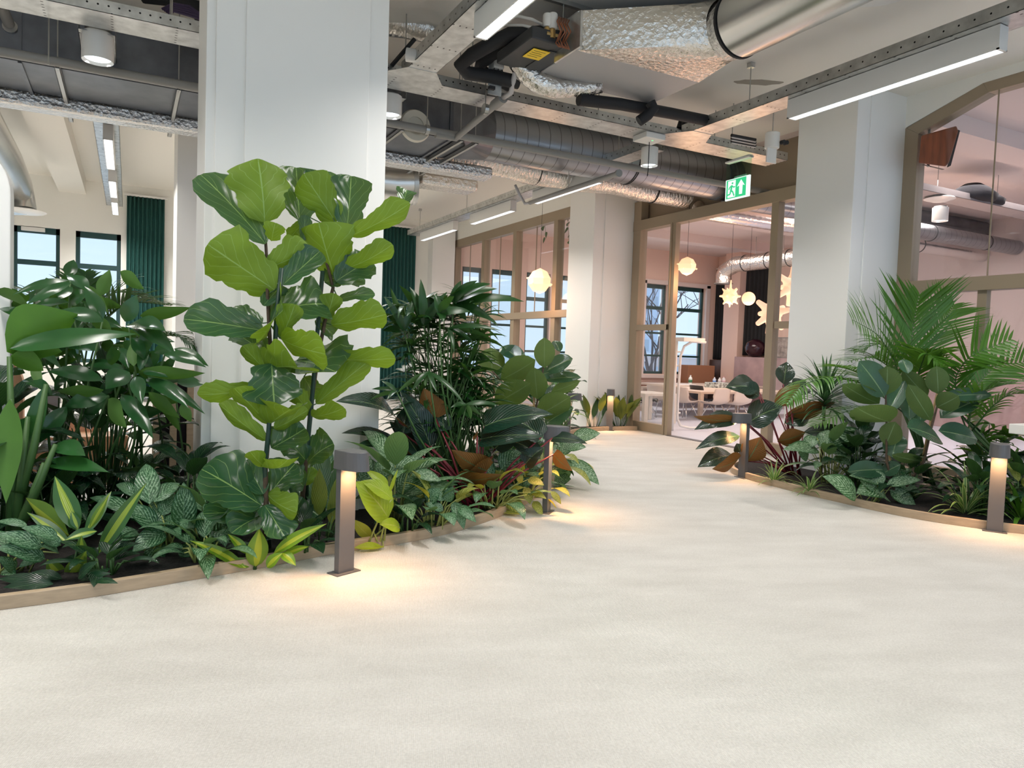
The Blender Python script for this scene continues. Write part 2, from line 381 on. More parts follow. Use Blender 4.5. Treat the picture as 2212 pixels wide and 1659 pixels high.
# wall above the arch
m = MB(); poly = [(ya,4.13),(4.72,4.395),(2.07,4.395),(yb,4.13),(yb,ZC),(ya,ZC)]
n = len(poly)
for q in ([0,1,4,5],[],):
    pass
for quad in ([(ya,4.13),(4.72,4.395),(4.72,ZC),(ya,ZC)], [(4.72,4.395),(2.07,4.395),(2.07,ZC),(4.72,ZC)], [(2.07,4.395),(yb,4.13),(yb,ZC),(2.07,ZC)]):
    vs = [Vector((xd,y,z)) for y,z in quad]+[Vector((xd+.25,y,z)) for y,z in quad]
    m.add(vs, [(0,1,2,3),(7,6,5,4)]+[(i,i+4,(i+1)%4+4,(i+1)%4) for i in range(4)])
struct(m.build('wall_right', wall_m))
# ------------------------------------------------------------------ beds: edging and soil
def polyline(pts, n=6):                        # Catmull-Rom
    P_ = [Vector((p[0],p[1],0)) for p in pts]; out = []
    for i in range(len(P_)-1):
        a = P_[max(i-1,0)]; b = P_[i]; c = P_[i+1]; d = P_[min(i+2,len(P_)-1)]
        for k in range(n):
            t = k/n; out.append(.5*((2*b)+(c-a)*t+(2*a-5*b+4*c-d)*t*t+(3*b-a-3*c+d)*t**3))
    return out+[P_[-1]]
def kerb(pts, name, label, side, h=.07, w=.045):
    L = polyline(pts); m = MB(); rows = []
    for i, p in enumerate(L):
        t = (L[min(i+1,len(L)-1)]-L[max(i-1,0)]).normalized(); nrm = Vector((-t.y,t.x,0))*side
        rows.append([p, p+Vector((0,0,h)), p+nrm*w+Vector((0,0,h)), p+nrm*w])
    n = len(rows)
    m.v = [q for r in rows for q in r]
    for i in range(n-1):
        for k in range(4):
            a = i*4+k; b = i*4+(k+1)%4; m.f.append((a, b, b+4, a+4))
    m.f += [(0,3,2,1), tuple(4*(n-1)+k for k in range(4))]
    return struct(m.build(name, kerb_m, bevel=.003))
KL = [(-2.2,4.2),(-1.2,4.2),(-.54,4.23),(-.15,4.27),(.29,4.37),(.82,4.50),(1.19,4.61),(1.9,4.76),(2.49,5.06),(3.04,5.47),(3.45,5.87),(3.95,6.45),(4.6,7.3),(5.3,8.4),(5.9,9.4),(6.5,10.1),(7.1,10.4),(7.6,10.47),(8.08,10.4)]
KR = [(7.2,6.75),(6.7,6.6),(6.32,6.25),(6.17,5.8),(6.13,5.35),(6.10,4.75),(6.13,4.0),(6.31,3.53),(6.55,3.18),(6.95,2.75),(7.5,2.4),(8.08,2.2)]
kerb(KL, 'trim_2', '', 1); kerb(KR, 'trim_3', '', -1)
def soil(pts, extra):
    L = polyline(pts); poly = [(p.x,p.y) for p in L]+extra
    m = MB(); n = len(poly); m.add([(x,y,.045) for x,y in poly]+[(x,y,.005) for x,y in poly], [tuple(range(n)), tuple(range(2*n-1,n-1,-1))]+[(i,i+n,(i+1)%n+n,(i+1)%n) for i in range(n)])
    # consistent outward normals
    o = m.build('soil', soil_m); tag(o, 'dark potting soil filling the planting bed edged in oak', 'soil', kind='stuff'); return o
sl = soil([(x-.01,y+.02) for x,y in KL[:-1]]+[(8.06,10.44)], [(8.06,10.78),(7.0,10.78),(6.2,10.9),(5.0,10.0),(4.2,9.0),(3.2,7.6),(2.2,6.7),(-2.2,6.6)])
sl['label'] = 'dark potting soil in the long bed left of the path'
sr = soil([(x+.02,y) for x,y in KR], [(8.06,2.3),(8.06,6.3),(7.3,6.6)])
sr['label'] = 'dark potting soil in the bed right of the path'
# ------------------------------------------------------------------ ceiling services
def rod(x, y, z0, z1, r=.006): return MB().tube([(x,y,z0),(x,y,z1)], r, 6)
def tray_mb(axis, a, b, c0, c1, z, side=.10, t=.004):     # open-topped tray, base plate and two side rails
    m = MB()
    if axis == 'X': m.box((a,c0,z),(b,c1,z+t)); m.box((a,c0,z),(b,c0+t,z+side)); m.box((a,c1-t,z),(b,c1,z+side))
    else: m.box((c0,a,z),(c1,b,z+t)); m.box((c0,a,z),(c0+t,b,z+side)); m.box((c1-t,a,z),(c1,b,z+side))
    return m
TZ = 3.94
T = thing('cable_tray', 'main galvanised cable tray crossing the hall under the ducts, left to right', 'cable tray', (2.5,7.02,TZ))
tray_mb('X', -6, 7.55, 6.83, 7.2, TZ).build('tray', perf_x, T)
for x in (-2.2,.3,3.05,4.6,6.6):
    for y in (6.86,7.17): rod(x, y, TZ+.02, ZC).build('hanger_rod', steel, T)
def long_tray(xc, y0, y1, label, hx):
    t = thing('cable_tray', label, 'cable tray', (xc,(y0+y1)/2,TZ))
    tray_mb('Y', y0, y1, xc-.15, xc+.13, TZ, .11).build('tray', perf_y, t)
    for y in hx:
        rod(xc, y, TZ+.05, ZC).build('hanger_rod', steel, t)
        MB().box((xc-.05,y-.03,TZ+.10),(xc+.05,y+.03,TZ+.14)).build('hanger_clip', galv, t)
        MB().box((xc-.03,y-.03,ZC-.05),(xc+.03,y+.03,ZC)).build('ceiling_bracket', galv, t)
    return t
long_tray(5.85, -1, 6.75, 'galvanised tray carrying the long lamp at upper right', (5.85,3.0,.8))
long_tray(2.42, -1, 6.75, 'galvanised tray carrying the bright lamp beside the white column', (5.1,3.0,.8))
long_tray(-.25, 7.3, 16.6, 'galvanised tray with a row of lamps in the left hall', (9.2,12.7,15.4))
long_tray(5.85, 7.4, 16.2, 'slim galvanised tray with lamps before the far glazed partition', (8.2,10.55,13.2,15.8))
long_tray(2.42, 7.4, 16.2, 'galvanised tray running back behind the white column', (9.5,13.0))
# gusset plates where the trays meet
for x, s in ((5.85,1),(2.42,1)):
    tag(MB().prism([(x-.15,6.55),(x+.13,6.55),(x+.30,6.83),(x-.34,6.83)], TZ-.004, TZ+.001).build('tray_junction_plate', galv),
        'galvanised plate joining the %s lamp tray to the main tray' % ('right' if x > 4 else 'left'), 'plate')
# linear lamps
lamp_white = mat('lamp_white', (.78,.77,.74), .4)
louvre = emis('lamp_louvre', (.93,.97,1), 2.2)
def louvre_tex():
    nt = louvre.node_tree; e = nt.nodes['Emission']; t = N(nt,'ShaderNodeTexCoord'); c = N(nt,'ShaderNodeTexChecker'); c.inputs['Scale'].default_value = 36
    c.inputs[1].default_value = (1,1,1,1); c.inputs[2].default_value = (.66,.78,.92,1); nt.links.new(t.outputs['Object'], c.inputs[0]); nt.links.new(c.outputs[0], e.inputs[0])
louvre_tex()
def lamp(xc, y0, y1, label, group=None, zb=3.75, power=None):
    t = thing('linear_lamp', label, 'ceiling lamp', (xc,(y0+y1)/2,zb), group)
    hw = .055
    m = MB().box((xc-hw,y0,zb+.012),(xc+hw,y1,TZ-.004)); m.box((xc-hw,y0,zb),(xc-hw+.009,y1,zb+.012)); m.box((xc+hw-.009,y0,zb),(xc+hw,y1,zb+.012)); m.box((xc-hw,y0,zb),(xc+hw,y0+.02,zb+.012)); m.box((xc-hw,y1-.02,zb),(xc+hw,y1,zb+.012))
    hs = m.build('housing', lamp_white, t)
    MB().box((xc-hw+.009,y0+.02,zb+.003),(xc+hw-.009,y1-.02,zb+.008)).build('louvre', louvre, hs, origin=t.location.copy())
    a = area('lamp_light', (0,0,0), hw*1.6, (y1-y0)*.96, power or LAMP_W*(y1-y0)/2, LAMP_COL, spread=2.5); a.parent = t; a.location = (0,0,-.004)
    return t
lamp(5.84, 3.27, 5.27, 'long white linear lamp under the tray at upper right')
lamp(2.39, 3.25, 5.24, 'bright white linear lamp at top centre beside the white column')
lamp(-.24, 10.3, 12.1, 'nearest lit linear lamp of the left hall row', power=60)
lamp(-.24, 13.0, 14.5, 'middle linear lamp of the left hall row', power=60)
lamp(-.24, 15.0, 16.5, 'farthest linear lamp of the left hall row, beside the green curtain', power=55)
lamp(5.84, 8.6, 10.45, 'slim linear lamp before the glazed partition, below the foil duct')
lamp(5.84, 11.2, 12.9, 'white linear lamp in front of the glazed partition, middle of its tray')
lamp(5.84, 13.7, 15.6, 'farthest linear lamp on the slim tray, by the right green curtain')
for i, (x, y) in enumerate(((2.39,-.5),(5.84,-.5),(-.9,3.2),(-.9,-.5),(-3.6,3.2),(2.39,8.4),(2.39,12.5),(-3.4,8.6),(-3.4,13.2),(-3.4,11))):  # fill lamps added out of view to brighten the hall
    lamp(x, y, y+2, ('unseen linear lamp added as fill beside the hall rows','unseen linear lamp added as fill beside the hall rows')[0], 'unseen fill lamps added beside the hall rows')
lamp_groups = None
# round downlights
def downlight(x, y, z, r, label, hh=.20, top=None):
    t = thing('downlight', label, 'downlight', (x,y,z))
    hs = MB().lathe([(r*.80,.03),(r*.98,0),(r,.004),(r,hh),(r*.9,hh)], (x,y,z), 28).build('housing', lamp_white, t, smooth=True, sharp=35)
    MB().lathe([(0,.018),(r*.80,.022)], (x,y,z), 24).build('lens', louvre_flat, hs, origin=Vector((x,y,z)))
    if top: MB().lathe([(r*.8,hh),(r*.8,top-z)], (x,y,z), 20).build('mounting_can', galv, t, smooth=True, sharp=40)
    l = area('downlight_light', (0,0,0), r*1.4, r*1.4, DOWN_W, (.95,.97,1), spread=2.2); l.parent = t; l.location = (0,0,.012)
louvre_flat = emis('downlight_lens', (.85,.95,1), 2.2)
p = OY(211,140,7.4); downlight(p.x, p.y, p.z+.03, .125, 'white round downlight under the tray at upper left', .23, 4.1)
p = OY(842,255,7.4); downlight(p.x, p.y, p.z+.02, .12, 'white round downlight half hidden by the right edge of the white column', .20, 3.95)
p = OY(1402,362,7.4); downlight(p.x, p.y, p.z+.02, .105, 'white round downlight under the tray junction, left of the exit sign', .22, 3.95)
# ducts ---------------------------------------------------------------
def xduct(y, z, r, x0, x1, n=32): return MB().tube([(x0,y,z),(x1,y,z)], r, n)
D1 = thing('spiral_duct', 'large round spiral duct running right to the board over the doorway', 'duct', (6,8.62,4.10))
xduct(8.62, 4.12, .32, 4.05, 8.32).build('duct_tube', spiral_m, D1, smooth=True, sharp=40)
for x in (6.3,6.33): xduct(8.62, 4.12, .327, x, x+.012).build('strap', black_m, D1, smooth=True, sharp=40)
MB().tube([(8.0,8.62,4.12),(8.1,8.62,4.12)], .335, 32).build('collar', galv_d, D1, smooth=True, sharp=40)
rod(6.31, 8.62, 4.43, ZC).build('hanger_rod', steel, D1)
D1b = thing('spiral_duct', 'round spiral duct beyond the arched glazing', 'duct', (12,8.62,4.10))
zb1 = OY(1985,499,8.62).z; xduct(8.62, zb1, .15, 8.27, 16.3).build('duct_tube', spiral_m, D1b, smooth=True, sharp=40)
xduct(9.3, 4.30, .17, 8.52, 16.3).build('upper_tube', galv_d, D1b, smooth=True, sharp=40)
for x in (13.4,15.2): xduct(8.62, zb1, .157, x, x+.015).build('strap', black_m, D1b, smooth=True, sharp=40)
D2 = thing('rectangular_duct', 'long dark rectangular sheet-metal duct behind the white column', 'duct', (0,8.4,3.85))
zb, zt = 3.80, 4.42
MB().box((-6,8.02,zb),(3.35,8.95,zt)).build('duct_body', galv_d, D2)
m = MB(); xa, xb_ = 3.35, 4.05; R1 = [(xa,8.02,zb),(xa,8.95,zb),(xa,8.95,zt),(xa,8.02,zt)]
ring = [(xb_, 8.62+.32*math.cos(a), 4.12+.32*math.sin(a)) for a in [2*PI*k/32 for k in range(32)]]
vs = R1+ring; fs = []
def near(k): a = (2*PI*k/32) % (2*PI); return 2 if a < PI/2 else 3 if a < PI else 0 if a < 1.5*PI else 1
for k in range(32):
    a, b = near(k), near((k+1) % 32)
    fs.append((4+k, 4+(k+1) % 32, a))
    if a != b: fs.append((4+(k+1) % 32, b, a))
m.add(vs, fs); m.build('transition', galv_d, D2)
for x in (-3.5,-.9,1.2,3.3): MB().box((x,8.0,zb-.02),(x+.03,8.97,zt+.02)).build('flange', galv_d, D2)
MB().lathe([(.10,0),(.10,.02),(.17,.03),(.185,.0),(.185,-.01),(.17,-.02)], (OY(897,272,8.0).x,8.0,OY(897,272,8.0).z), 28, (0,-1,0)).build('round_valve', mat('ivory_plastic',(.66,.63,.54),.5), D2, smooth=True, sharp=40)
D3 = thing('foil_duct', 'foil-wrapped round duct running behind the spiral duct', 'duct', (3,9.4,3.8))
pts = [(x, 9.42, 3.99+.012*math.sin(x*3.1)) for x in [-6+.3*i for i in range(48)]]
MB().tube(pts, [.185+.012*math.sin(i*1.9)+.008*math.sin(i*.7) for i in range(48)], 24).build('duct_tube', foil_x, D3, smooth=True, sharp=60)
for x in (3.6,5.25,7.4): xduct(9.42, 3.99, .203, x, x+.015).build('strap', black_m, D3, smooth=True, sharp=40)
D3b = thing('foil_duct', 'foil-wrapped duct beside the spiral duct, seen through the arched glazing', 'duct', (12,9.42,3.8))
zb3 = OY(1985,529,9.3).z; xduct(9.3, zb3, .15, 8.27, 16.3).build('duct_tube', foil_mat('soft_foil',(.78,.76,.76),.25,10), D3b, smooth=True, sharp=40)
for x in (11.2,13.2,14.1): xduct(9.3, zb3, .157, x, x+.015).build('strap', black_m, D3b, smooth=True, sharp=40)
# flattened foil-wrapped duct and its round connection behind the column
D4 = thing('flat_duct', 'pale foil-wrapped flat duct below the dark rectangular duct', 'duct', (0,9.1,3.7))
MB().box((-6,8.96,3.66),(4.35,9.22,3.82)).build('duct_body', foil_mat('smooth_foil',(.74,.74,.73),.3,10), D4, bevel=.04)
xs = OY(900,385,9.9)
E2 = thing('round_elbow', 'round silver duct elbow behind the right edge of the white column', 'duct', (xs.x,9.9,xs.z))
e0 = OY(842,395,10.2); MB().tube([(e0.x-.6,10.2,e0.z-.02),(e0.x+.05,10.2,e0.z),(e0.x+.32,10.15,e0.z+.03)], .30, 28).build('duct_tube', alu, E2, smooth=True, sharp=50)
MB().tube([(e0.x+.30,10.15,e0.z+.03),(e0.x+.36,10.14,e0.z+.035)], .315, 28).build('collar', galv, E2, smooth=True, sharp=40)
rod(e0.x, 10.2, e0.z+.28, ZC).build('hanger_rod', steel, E2)
m = MB(); m.box((e0.x+.36,9.85,e0.z-.02),(e0.x+1.25,10.25,e0.z+.16)); m.build('flat_extension', foil, E2, bevel=.05)
# unistrut brackets holding the ducts
def strut(x, y0, y1, z, label, rods=True):
    t = thing('strut_bracket', label, 'bracket', (x,(y0+y1)/2,z))
    m = MB()
    m.box((x-.021,y0,z),(x+.021,y1,z+.006)); m.box((x-.021,y0,z),(x-.017,y1,z+.042)); m.box((x+.017,y0,z),(x+.021,y1,z+.042)); m.build('channel', steel, t)
    for y in (y0+.05,y1-.05): rod(x, y, z, ZC).build('threaded_rod', steel, t)
for px, y, lb in ((125,7.85,'strut bracket carrying the ducts at upper left, left of the downlight'),(385,7.85,'strut bracket carrying the ducts just left of the white column'),(862,7.85,'strut bracket carrying the ducts just right of the white column'),(990,7.85,'left one of the two strut brackets under the end of the dark duct'),(1022,7.85,'right one of the two strut brackets under the end of the dark duct')):
    x = OY(px,330 if px > 500 else 210,7.95).x; strut(x, 7.85, 9.7, 3.745, lb)
# drain pipe along the hall with its branch
PP = thing('drain_pipe', 'long grey plastic pipe running across below the ducts with an angled branch', 'pipe', (3,7.84,3.78))
MB().tube([(-6,7.84,3.80),(8.3,7.84,3.80)], .043, 14).build('pipe', pvc, PP, smooth=True, sharp=40)
b0 = OY(985,298,7.84); b1 = DP(1085,213,7.3)
MB().tube([b0+Vector((-.25,0,-.0)), b0, b1], .040, 14).build('branch', pvc, PP, smooth=True, sharp=60)
MB().tube([b1-(b1-b0).normalized()*.18, b1+(b1-b0).normalized()*.02], .052, 14).build('coupling', pvc, PP, smooth=True, sharp=60)
q0 = b1+(b1-b0).normalized()*.02
hose = [q0, DP(1104,200,7.15), DP(1110,170,7.0), DP(1116,140,6.9), DP(1124,116,6.8), DP(1140,104,6.7), DP(1163,102,6.55)]
MB().tube([tuple(v) for v in hose], .026, 10).build('flexible_hose', mat('grey_hose',(.50,.49,.50),.5), PP, smooth=True)
for px, py in ((922,280),(1048,236)):
    v = OY(px,py,7.84) if px < 1000 else DP(px,py,7.35); rod(v.x, v.y, v.z, ZC).build('hanger_rod', steel, PP); MB().tube([v+Vector((-.02,0,0)),v+Vector((.02,0,0))], .054, 14).build('pipe_clip', steel, PP)
P2 = thing('conduit_pipe', 'thin grey pipe sloping down from the foil duct to the lamp by the far partition', 'pipe', tuple(DP(1240,425,10)))
a = DP(1335,375,8.6); b = DP(1145,438,11.2)
MB().tube([a,b], .032, 12).build('pipe', pvc, P2, smooth=True, sharp=40); MB().tube([a+(a-b).normalized()*.03,a], .045, 12).build('end_cap', pvc, P2)
rod((a.lerp(b,.5)).x,(a.lerp(b,.5)).y,(a.lerp(b,.5)).z,ZC).build('hanger_rod', steel, P2)
MB().tube([b, DP(1134,440,11.3), DP(1122,420,11.3), DP(1113,400,11.2)], .022, 10).build('flexible_tail', mat('grey_hose',(0,0,0)), P2, smooth=True)
a = FL(4,0,3.80); b = OY(50,118,7.4)
P3 = thing('sprinkler_pipe', 'grey pipe end slanting down at the top left corner', 'pipe', tuple(b))
aa = DP(2,10,6.2); bb = DP(42,104,6.9)
MB().tube([aa,bb], .045, 14).build('pipe', pvc, P3, smooth=True, sharp=40); MB().tube([bb, bb+(bb-aa).normalized()*.05], .05, 14).build('end_cap', pvc, P3); v = DP(22,58,6.5); MB().tube([v-(bb-aa).normalized()*.015, v+(bb-aa).normalized()*.015], .06, 14).build('pipe_clip', steel, P3)
for px, y0_, y1_, lb in ((105,45,140,'hanging threaded rod below the tray at upper left, left of the downlight'),):
    v = OY(px,y1_,7.3); o = rod(v.x, v.y, v.z, ZC).build('threaded_rod', steel); tag(o, lb, 'rod')
# fan coil unit and big duct ------------------------------------------------
FC = thing('fan_coil_unit', 'grey ceiling fan coil unit wrapped in foil with a big round duct', 'ventilation unit', (4.1,5.9,4.0))
MB().box((3.45,5.53,4.0),(4.86,6.27,4.34)).build('casing', grey_box, FC, bevel=.01)
mc = MB().box((3.02,5.56,4.02),(3.45,6.24,4.13)); mc.build('fan_section', dkgrey, FC, bevel=.015)
MB().box((3.28,5.70,4.012),(3.46,6.15,4.02)).build('inspection_hatch', dkgrey, FC)
a = FL(1158,150,4.015); wlb = MB().box((3.13,5.72,4.008),(3.30,5.93,4.014)).build('warning_label', yellow, FC, bevel=.002)
for k in range(4): MB().box((3.15+.0,5.75+.04*k,4.0066),(3.27-.02*(k%2),5.757+.04*k,4.0076)).build('label_print', mat('label_print',(.10,.08,.02),.6), wlb, origin=FC.location.copy())
# wedge-shaped foil transition on the near side of the casing up to the round spigot
m = MB(); y0 = 5.53
zc_, xc_, rr = 4.23, 4.62, .255
sec = []
for k in range(9):
    t = k/8; y = y0-.62*t; row = []
    for j in range(32):
        a = 2*PI*j/32; ca, sa = math.cos(a), math.sin(a)
        s_ = 1/max(abs(ca), abs(sa)); rx = .70*ca*s_; rz = .17*sa*s_
        cxs = 4.155*(1-t)+xc_*t; czs = 4.17*(1-t)+zc_*t
        row.append(Vector((cxs+(rx*(1-t)+rr*ca*t), y, czs+(rz*(1-t)+min(rr,.27)*sa*t))))
    sec.append(row+[row[0]])
m.grid(sec); m.build('foil_transition', foil, FC, smooth=True, sharp=50)
BD = thing('round_duct', 'big smooth aluminium round duct at top right joining the fan coil unit', 'duct', (xc_,2,zc_))
MB().tube([(xc_,4.92,zc_-.02),(xc_,4.70,zc_-.02)], .25, 40).build('spigot', foil_mat('smooth_foil',(0,0,0)), BD, smooth=True, sharp=40)
MB().tube([(xc_,4.76,zc_-.02),(xc_,-1.5,zc_-.02)], .27, 48).build('duct_tube', alu, BD, smooth=True, sharp=40)
MB().tube([(xc_,4.80,zc_-.02),(xc_,4.775,zc_-.02)], .277, 40).build('strap', black_m, BD, smooth=True, sharp=40)
VA = thing('valve_assembly', 'brass valves with white actuator heads on the end of the fan coil unit', 'valves', tuple(DP(1195,70,6.3)))
for px, py, h in ((1193,78,.12),(1182,74,.10)):
    v = DP(px,py,6.3); MB().lathe([(.0,-.02),(.028,-.02),(.028,.05),(.022,.06)], v, 12).build('valve_body', brass, VA, smooth=True, sharp=40); MB().lathe([(.035,.06),(.042,.07),(.042,.06+h),(.036,.07+h),(0,.07+h)], v, 16).build('actuator_head', white_m, VA, smooth=True, sharp=40); MB().tube([v+Vector((-.06,0,.01)), v+Vector((.06,0,.01))], .018, 8).build('valve_branch', brass, VA)
v = DP(1220,70,6.2)
m = MB()
for k in range(6): m.tube([v+Vector((-.05+.02*k,0,-.13)), v+Vector((-.05+.02*k,.06,-.08+.02*(k%3))), v+Vector((-.04+.02*k,0,.0+.02*(k%2))), v+Vector((-.05+.02*k,.05,.1)), v+Vector((-.03+.02*k,.05,.14))], .007, 6)
m.build('copper_coil', copper, VA, smooth=True)
MB().box(tuple(v+Vector((.08,-.12,-.14))), tuple(v+Vector((.10,.3,.16)))).build('coil_plate', galv, VA)
o = MB().tube([DP(1185,60,6.4), DP(1150,42,6.4), DP(1120,35,6.5), DP(1085,40,6.6)], .014, 8).build('white_pipe', white_m, VA, smooth=True)
o = MB().tube([DP(1187,80,6.4), DP(1160,62,6.4), DP(1130,55,6.5), DP(1080,55,6.6)], .014, 8).build('white_pipe', white_m, VA, smooth=True)
# dark insulated pipes
def insul(name, label, pts, r=.055):
    t = thing(name, label, 'pipe', tuple(pts[0])); MB().tube(pts, r, 14).build('insulation', black_m, t, smooth=True, sharp=70); return t
insul('insulated_pipe', 'black insulated pipe looping from the fan coil unit back to the left tray', [DP(1215,85,6.4), DP(1165,72,6.5), DP(1100,75,6.6), DP(1060,95,6.6), DP(1020,118,6.7), DP(995,140,6.8), DP(1010,158,6.9), DP(1060,165,7.0), DP(1120,178,7.1)], .065)
insul('insulated_pipe', 'black insulated pipe dropping to the cable tray below the fan coil unit', [DP(1105,85,6.8), DP(1075,110,6.9), DP(1040,135,7.0), DP(1035,150,7.1), DP(1100,185,7.3)], .06)
insul('insulated_pipe', 'long black insulated pipe along the tray ending near the exit sign', [DP(1250,215,7.2), DP(1340,225,7.4), DP(1450,245,7.9), DP(1535,262,8.2), DP(1545,268,8.3), DP(1500,272,8.4)], .06)
insul('insulated_pipe', 'short bent black pipe piece above the tray junction, right of centre', [DP(1490,262,8.6), DP(1480,250,8.6), DP(1475,262,8.6), DP(1470,278,8.6)], .05)
insul('insulated_pipe', 'black pipe rising beside the tray below the grey casing', [DP(1380,262,7.5), DP(1400,248,7.5), DP(1412,235,7.5), DP(1405,222,7.5)], .055)
FD = thing('flexible_duct', 'crinkled silver flexible duct hanging below the fan coil unit', 'duct', tuple(DP(1150,150,7)))
MB().tube([DP(1108,108,6.9), DP(1118,130,6.9), DP(1135,155,7.0), DP(1165,178,7.0), DP(1200,190,7.1), DP(1262,190,7.2), DP(1300,185,7.2)], [.09,.1,.11,.11,.1,.08,.07], 18).build('duct_tube', foil, FD, smooth=True)
FD2 = thing('flexible_duct', 'thick crinkled silver duct emerging from behind the column at the top', 'duct', tuple(DP(880,50,7)))
MB().tube([DP(780,30,7.2), DP(840,46,7.2), DP(880,53,7.2), DP(915,62,7.2), DP(955,70,7.3), DP(985,75,7.3)], [.135,.14,.13,.125,.12,.12], 24).build('duct_tube', foil_x, FD2, smooth=True)
FP = thing('foil_pipe', 'thin silver insulated pipe lying in the main cable tray', 'pipe', (4.3,7.05,TZ+.1))
MB().tube([(2.9,7.03,TZ+.13),(4.6,7.05,TZ+.13),(5.3,7.06,TZ+.12)], .045, 14).build('insulation', foil, FP, smooth=True); MB().tube([(2.9,6.93,TZ+.06),(5.5,6.95,TZ+.06)], .05, 12).build('lower_pipe', black_m, FP, smooth=True)
CB = thing('cable_bundle', 'bundle of striped cables on the tray end left of the right column', 'cables', tuple(DP(1605,295,8.6)))
for k in range(6):
    v = DP(1580,292+k*3,8.55+.03*k); w = DP(1632,302+k*3,8.7+.03*k); MB().tube([v,w], .018, 8).build('cable', (black_m, steel)[k % 2], CB)
CB2 = thing('cable_bundle', 'dark purple cables lying on the upper left tray by the column', 'cables', tuple(DP(400,20,6.5)))
pc = mat('purple_cable', (.06,.035,.09), .5)
for k in range(5): MB().tube([DP(350+k*4,20+k*3,6.6), DP(375,8+k*4,6.6), DP(410,14+k*5,6.6), DP(440,36+k*2,6.6), DP(460,48,6.6)], .012, 6).build('cable', pc, CB2, smooth=True)
MB().tube([DP(310,-10,6.8), DP(400,0,6.8), DP(428,18,6.8), DP(440,50,6.8)], .07, 12).build('insulated_pipe_end', black_m, CB2, smooth=True)
# boxes on the tray
def smallbox(name, label, cat, c, size, mt, rotz=0, bev=.008):
    M_ = Matrix.Translation(Vector(c)) @ Matrix.Rotation(rotz, 4, 'Z'); s = size
    return tag(MB().box((-s[0]/2,-s[1]/2,-s[2]/2),(s[0]/2,s[1]/2,s[2]/2), M_).build(name, mt, bevel=bev), label, cat)
SB = thing('sensor_box', 'flat white emergency light box with a green indicator under the tray', 'ceiling box', tuple(OY(1402,300,6.98)))
c = OY(1402,300,6.98); c.z = TZ-.036; M_ = Matrix.Translation(c) @ Matrix.Rotation(-.0, 4, 'Z')
MB().box((-.14,-.13,-.03),(.14,.13,.035), M_).build('casing', white_m, SB, bevel=.006)
MB().lathe([(0,-.002),(.012,-.002),(.012,.002)], c+Vector((.02,-.04,-.031)), 12).build('indicator', emis('green_led',(.2,1,.35),1.2), SB)
MB().tube([c+Vector((.03,.03,-.03)), c+Vector((.03,.03,-.36)), c+Vector((.02,.03,-.43))], .005, 6).build('cord', black_m, SB)
AB = thing('actuator_box', 'grey actuator box on a galvanised plate above the main tray', 'control box', tuple(DP(1074,150,6.9)))
c = DP(1074,135,7.0); MB().box((c.x-.055,c.y-.05,c.z-.07),(c.x+.055,c.y+.05,c.z+.07)).build('casing', grey_pl, AB, bevel=.012)
MB().box((c.x-.075,c.y+.03,c.z-.30),(c.x+.07,c.y+.036,c.z+.07)).build('back_plate', galv, AB)
for k in range(3): v = c+Vector((-.04+.04*k,-.03,-.07)); MB().tube([v, v+Vector((-.015+.015*k,0,-.035))], .005, 6).build('cable_gland', black_m, AB)
v = DP(1062,190,6.95); MB().box(tuple(v+Vector((-.03,-.02,-.015))), tuple(v+Vector((.03,.02,.015)))).build('clamp', black_m, AB)
o = MB().tube([DP(878,118,6.6), DP(908,122,6.6)], .06, 20).build('alarm_beacon', white_m, smooth=True, sharp=40); tag(o, 'white cylindrical beacon beside the left lamp tray', 'beacon')
CM = thing('tray_motor', 'white camera-like sensor head clamped on the tray end by the right column', 'sensor', tuple(DP(1668,325,8.6)))
c = DP(1668,305,8.6); rod(c.x,c.y,c.z+.09,ZC).build('hanger_rod', steel, CM); MB().lathe([(.075,-.09),(.085,-.08),(.085,.09),(.07,.1),(0,.1)], c, 20).build('head', white_m, CM, smooth=True, sharp=40); MB().box((c.x-.09,c.y-.02,c.z-.26),(c.x+.06,c.y,c.z-.09)).build('clamp_plate', white_m, CM)
for k in range(2): MB().lathe([(0,0),(.025,.0),(.025,.05),(0,.05)], c+Vector((.05+.05*k,-.09,-.03)), 12, (0,-1,0)).build('cable_gland', black_m, CM)
# exit sign
ES = thing('exit_sign', 'green and white illuminated running-man exit sign with an up arrow', 'exit sign', (7.0,7.14,3.42))
ya_, yb_ = 7.35, 6.93; z0, z1 = 3.43, 3.70; X_ = 7.0
MB().box((X_,yb_,z0),(X_+.02,ya_,z1)).build('panel', emis('sign_white',(.86,1,.93),1.1), ES)
MB().box((X_-.002,yb_,z1),(X_+.022,ya_,TZ)).build('carrier', glass_mat('sign_acrylic',(.80,.95,.88)), ES)
MB().box((X_-.03,yb_,TZ-.02),(X_+.05,ya_,TZ)).build('ballast', white_m, ES)
sg = emis('sign_green',(.05,.62,.25),1.0); sw = MATS_sw = emis('sign_symbol',(.80,1,.90),1.15)
def sq(u, v): return (ya_-.02-u*(ya_-yb_-.05), z0+.02+v*(z1-z0-.03))   # u to the right in view, v up
def plate(polys, x, mt, nm, par=None):
    m = MB()
    for poly in polys:
        n = len(poly); A = [Vector((x,*sq(*p))) for p in poly]; B = [Vector((x+.003,*sq(*p))) for p in poly]
        m.add(A+B, [tuple(range(n)), tuple(range(2*n-1,n-1,-1))]+[(i,i+n,(i+1)%n+n,(i+1)%n) for i in range(n)])
    return m.build(nm, mt, par or ES, origin=ES.location.copy())
gf = plate([[(0,0),(.93,0),(.93,1),(0,1)]], X_-.004, sg, 'green_field')
plate([[(.08,.05),(.44,.05),(.44,.95),(.08,.95)]], X_-.007, sw, 'doorway_symbol', gf)
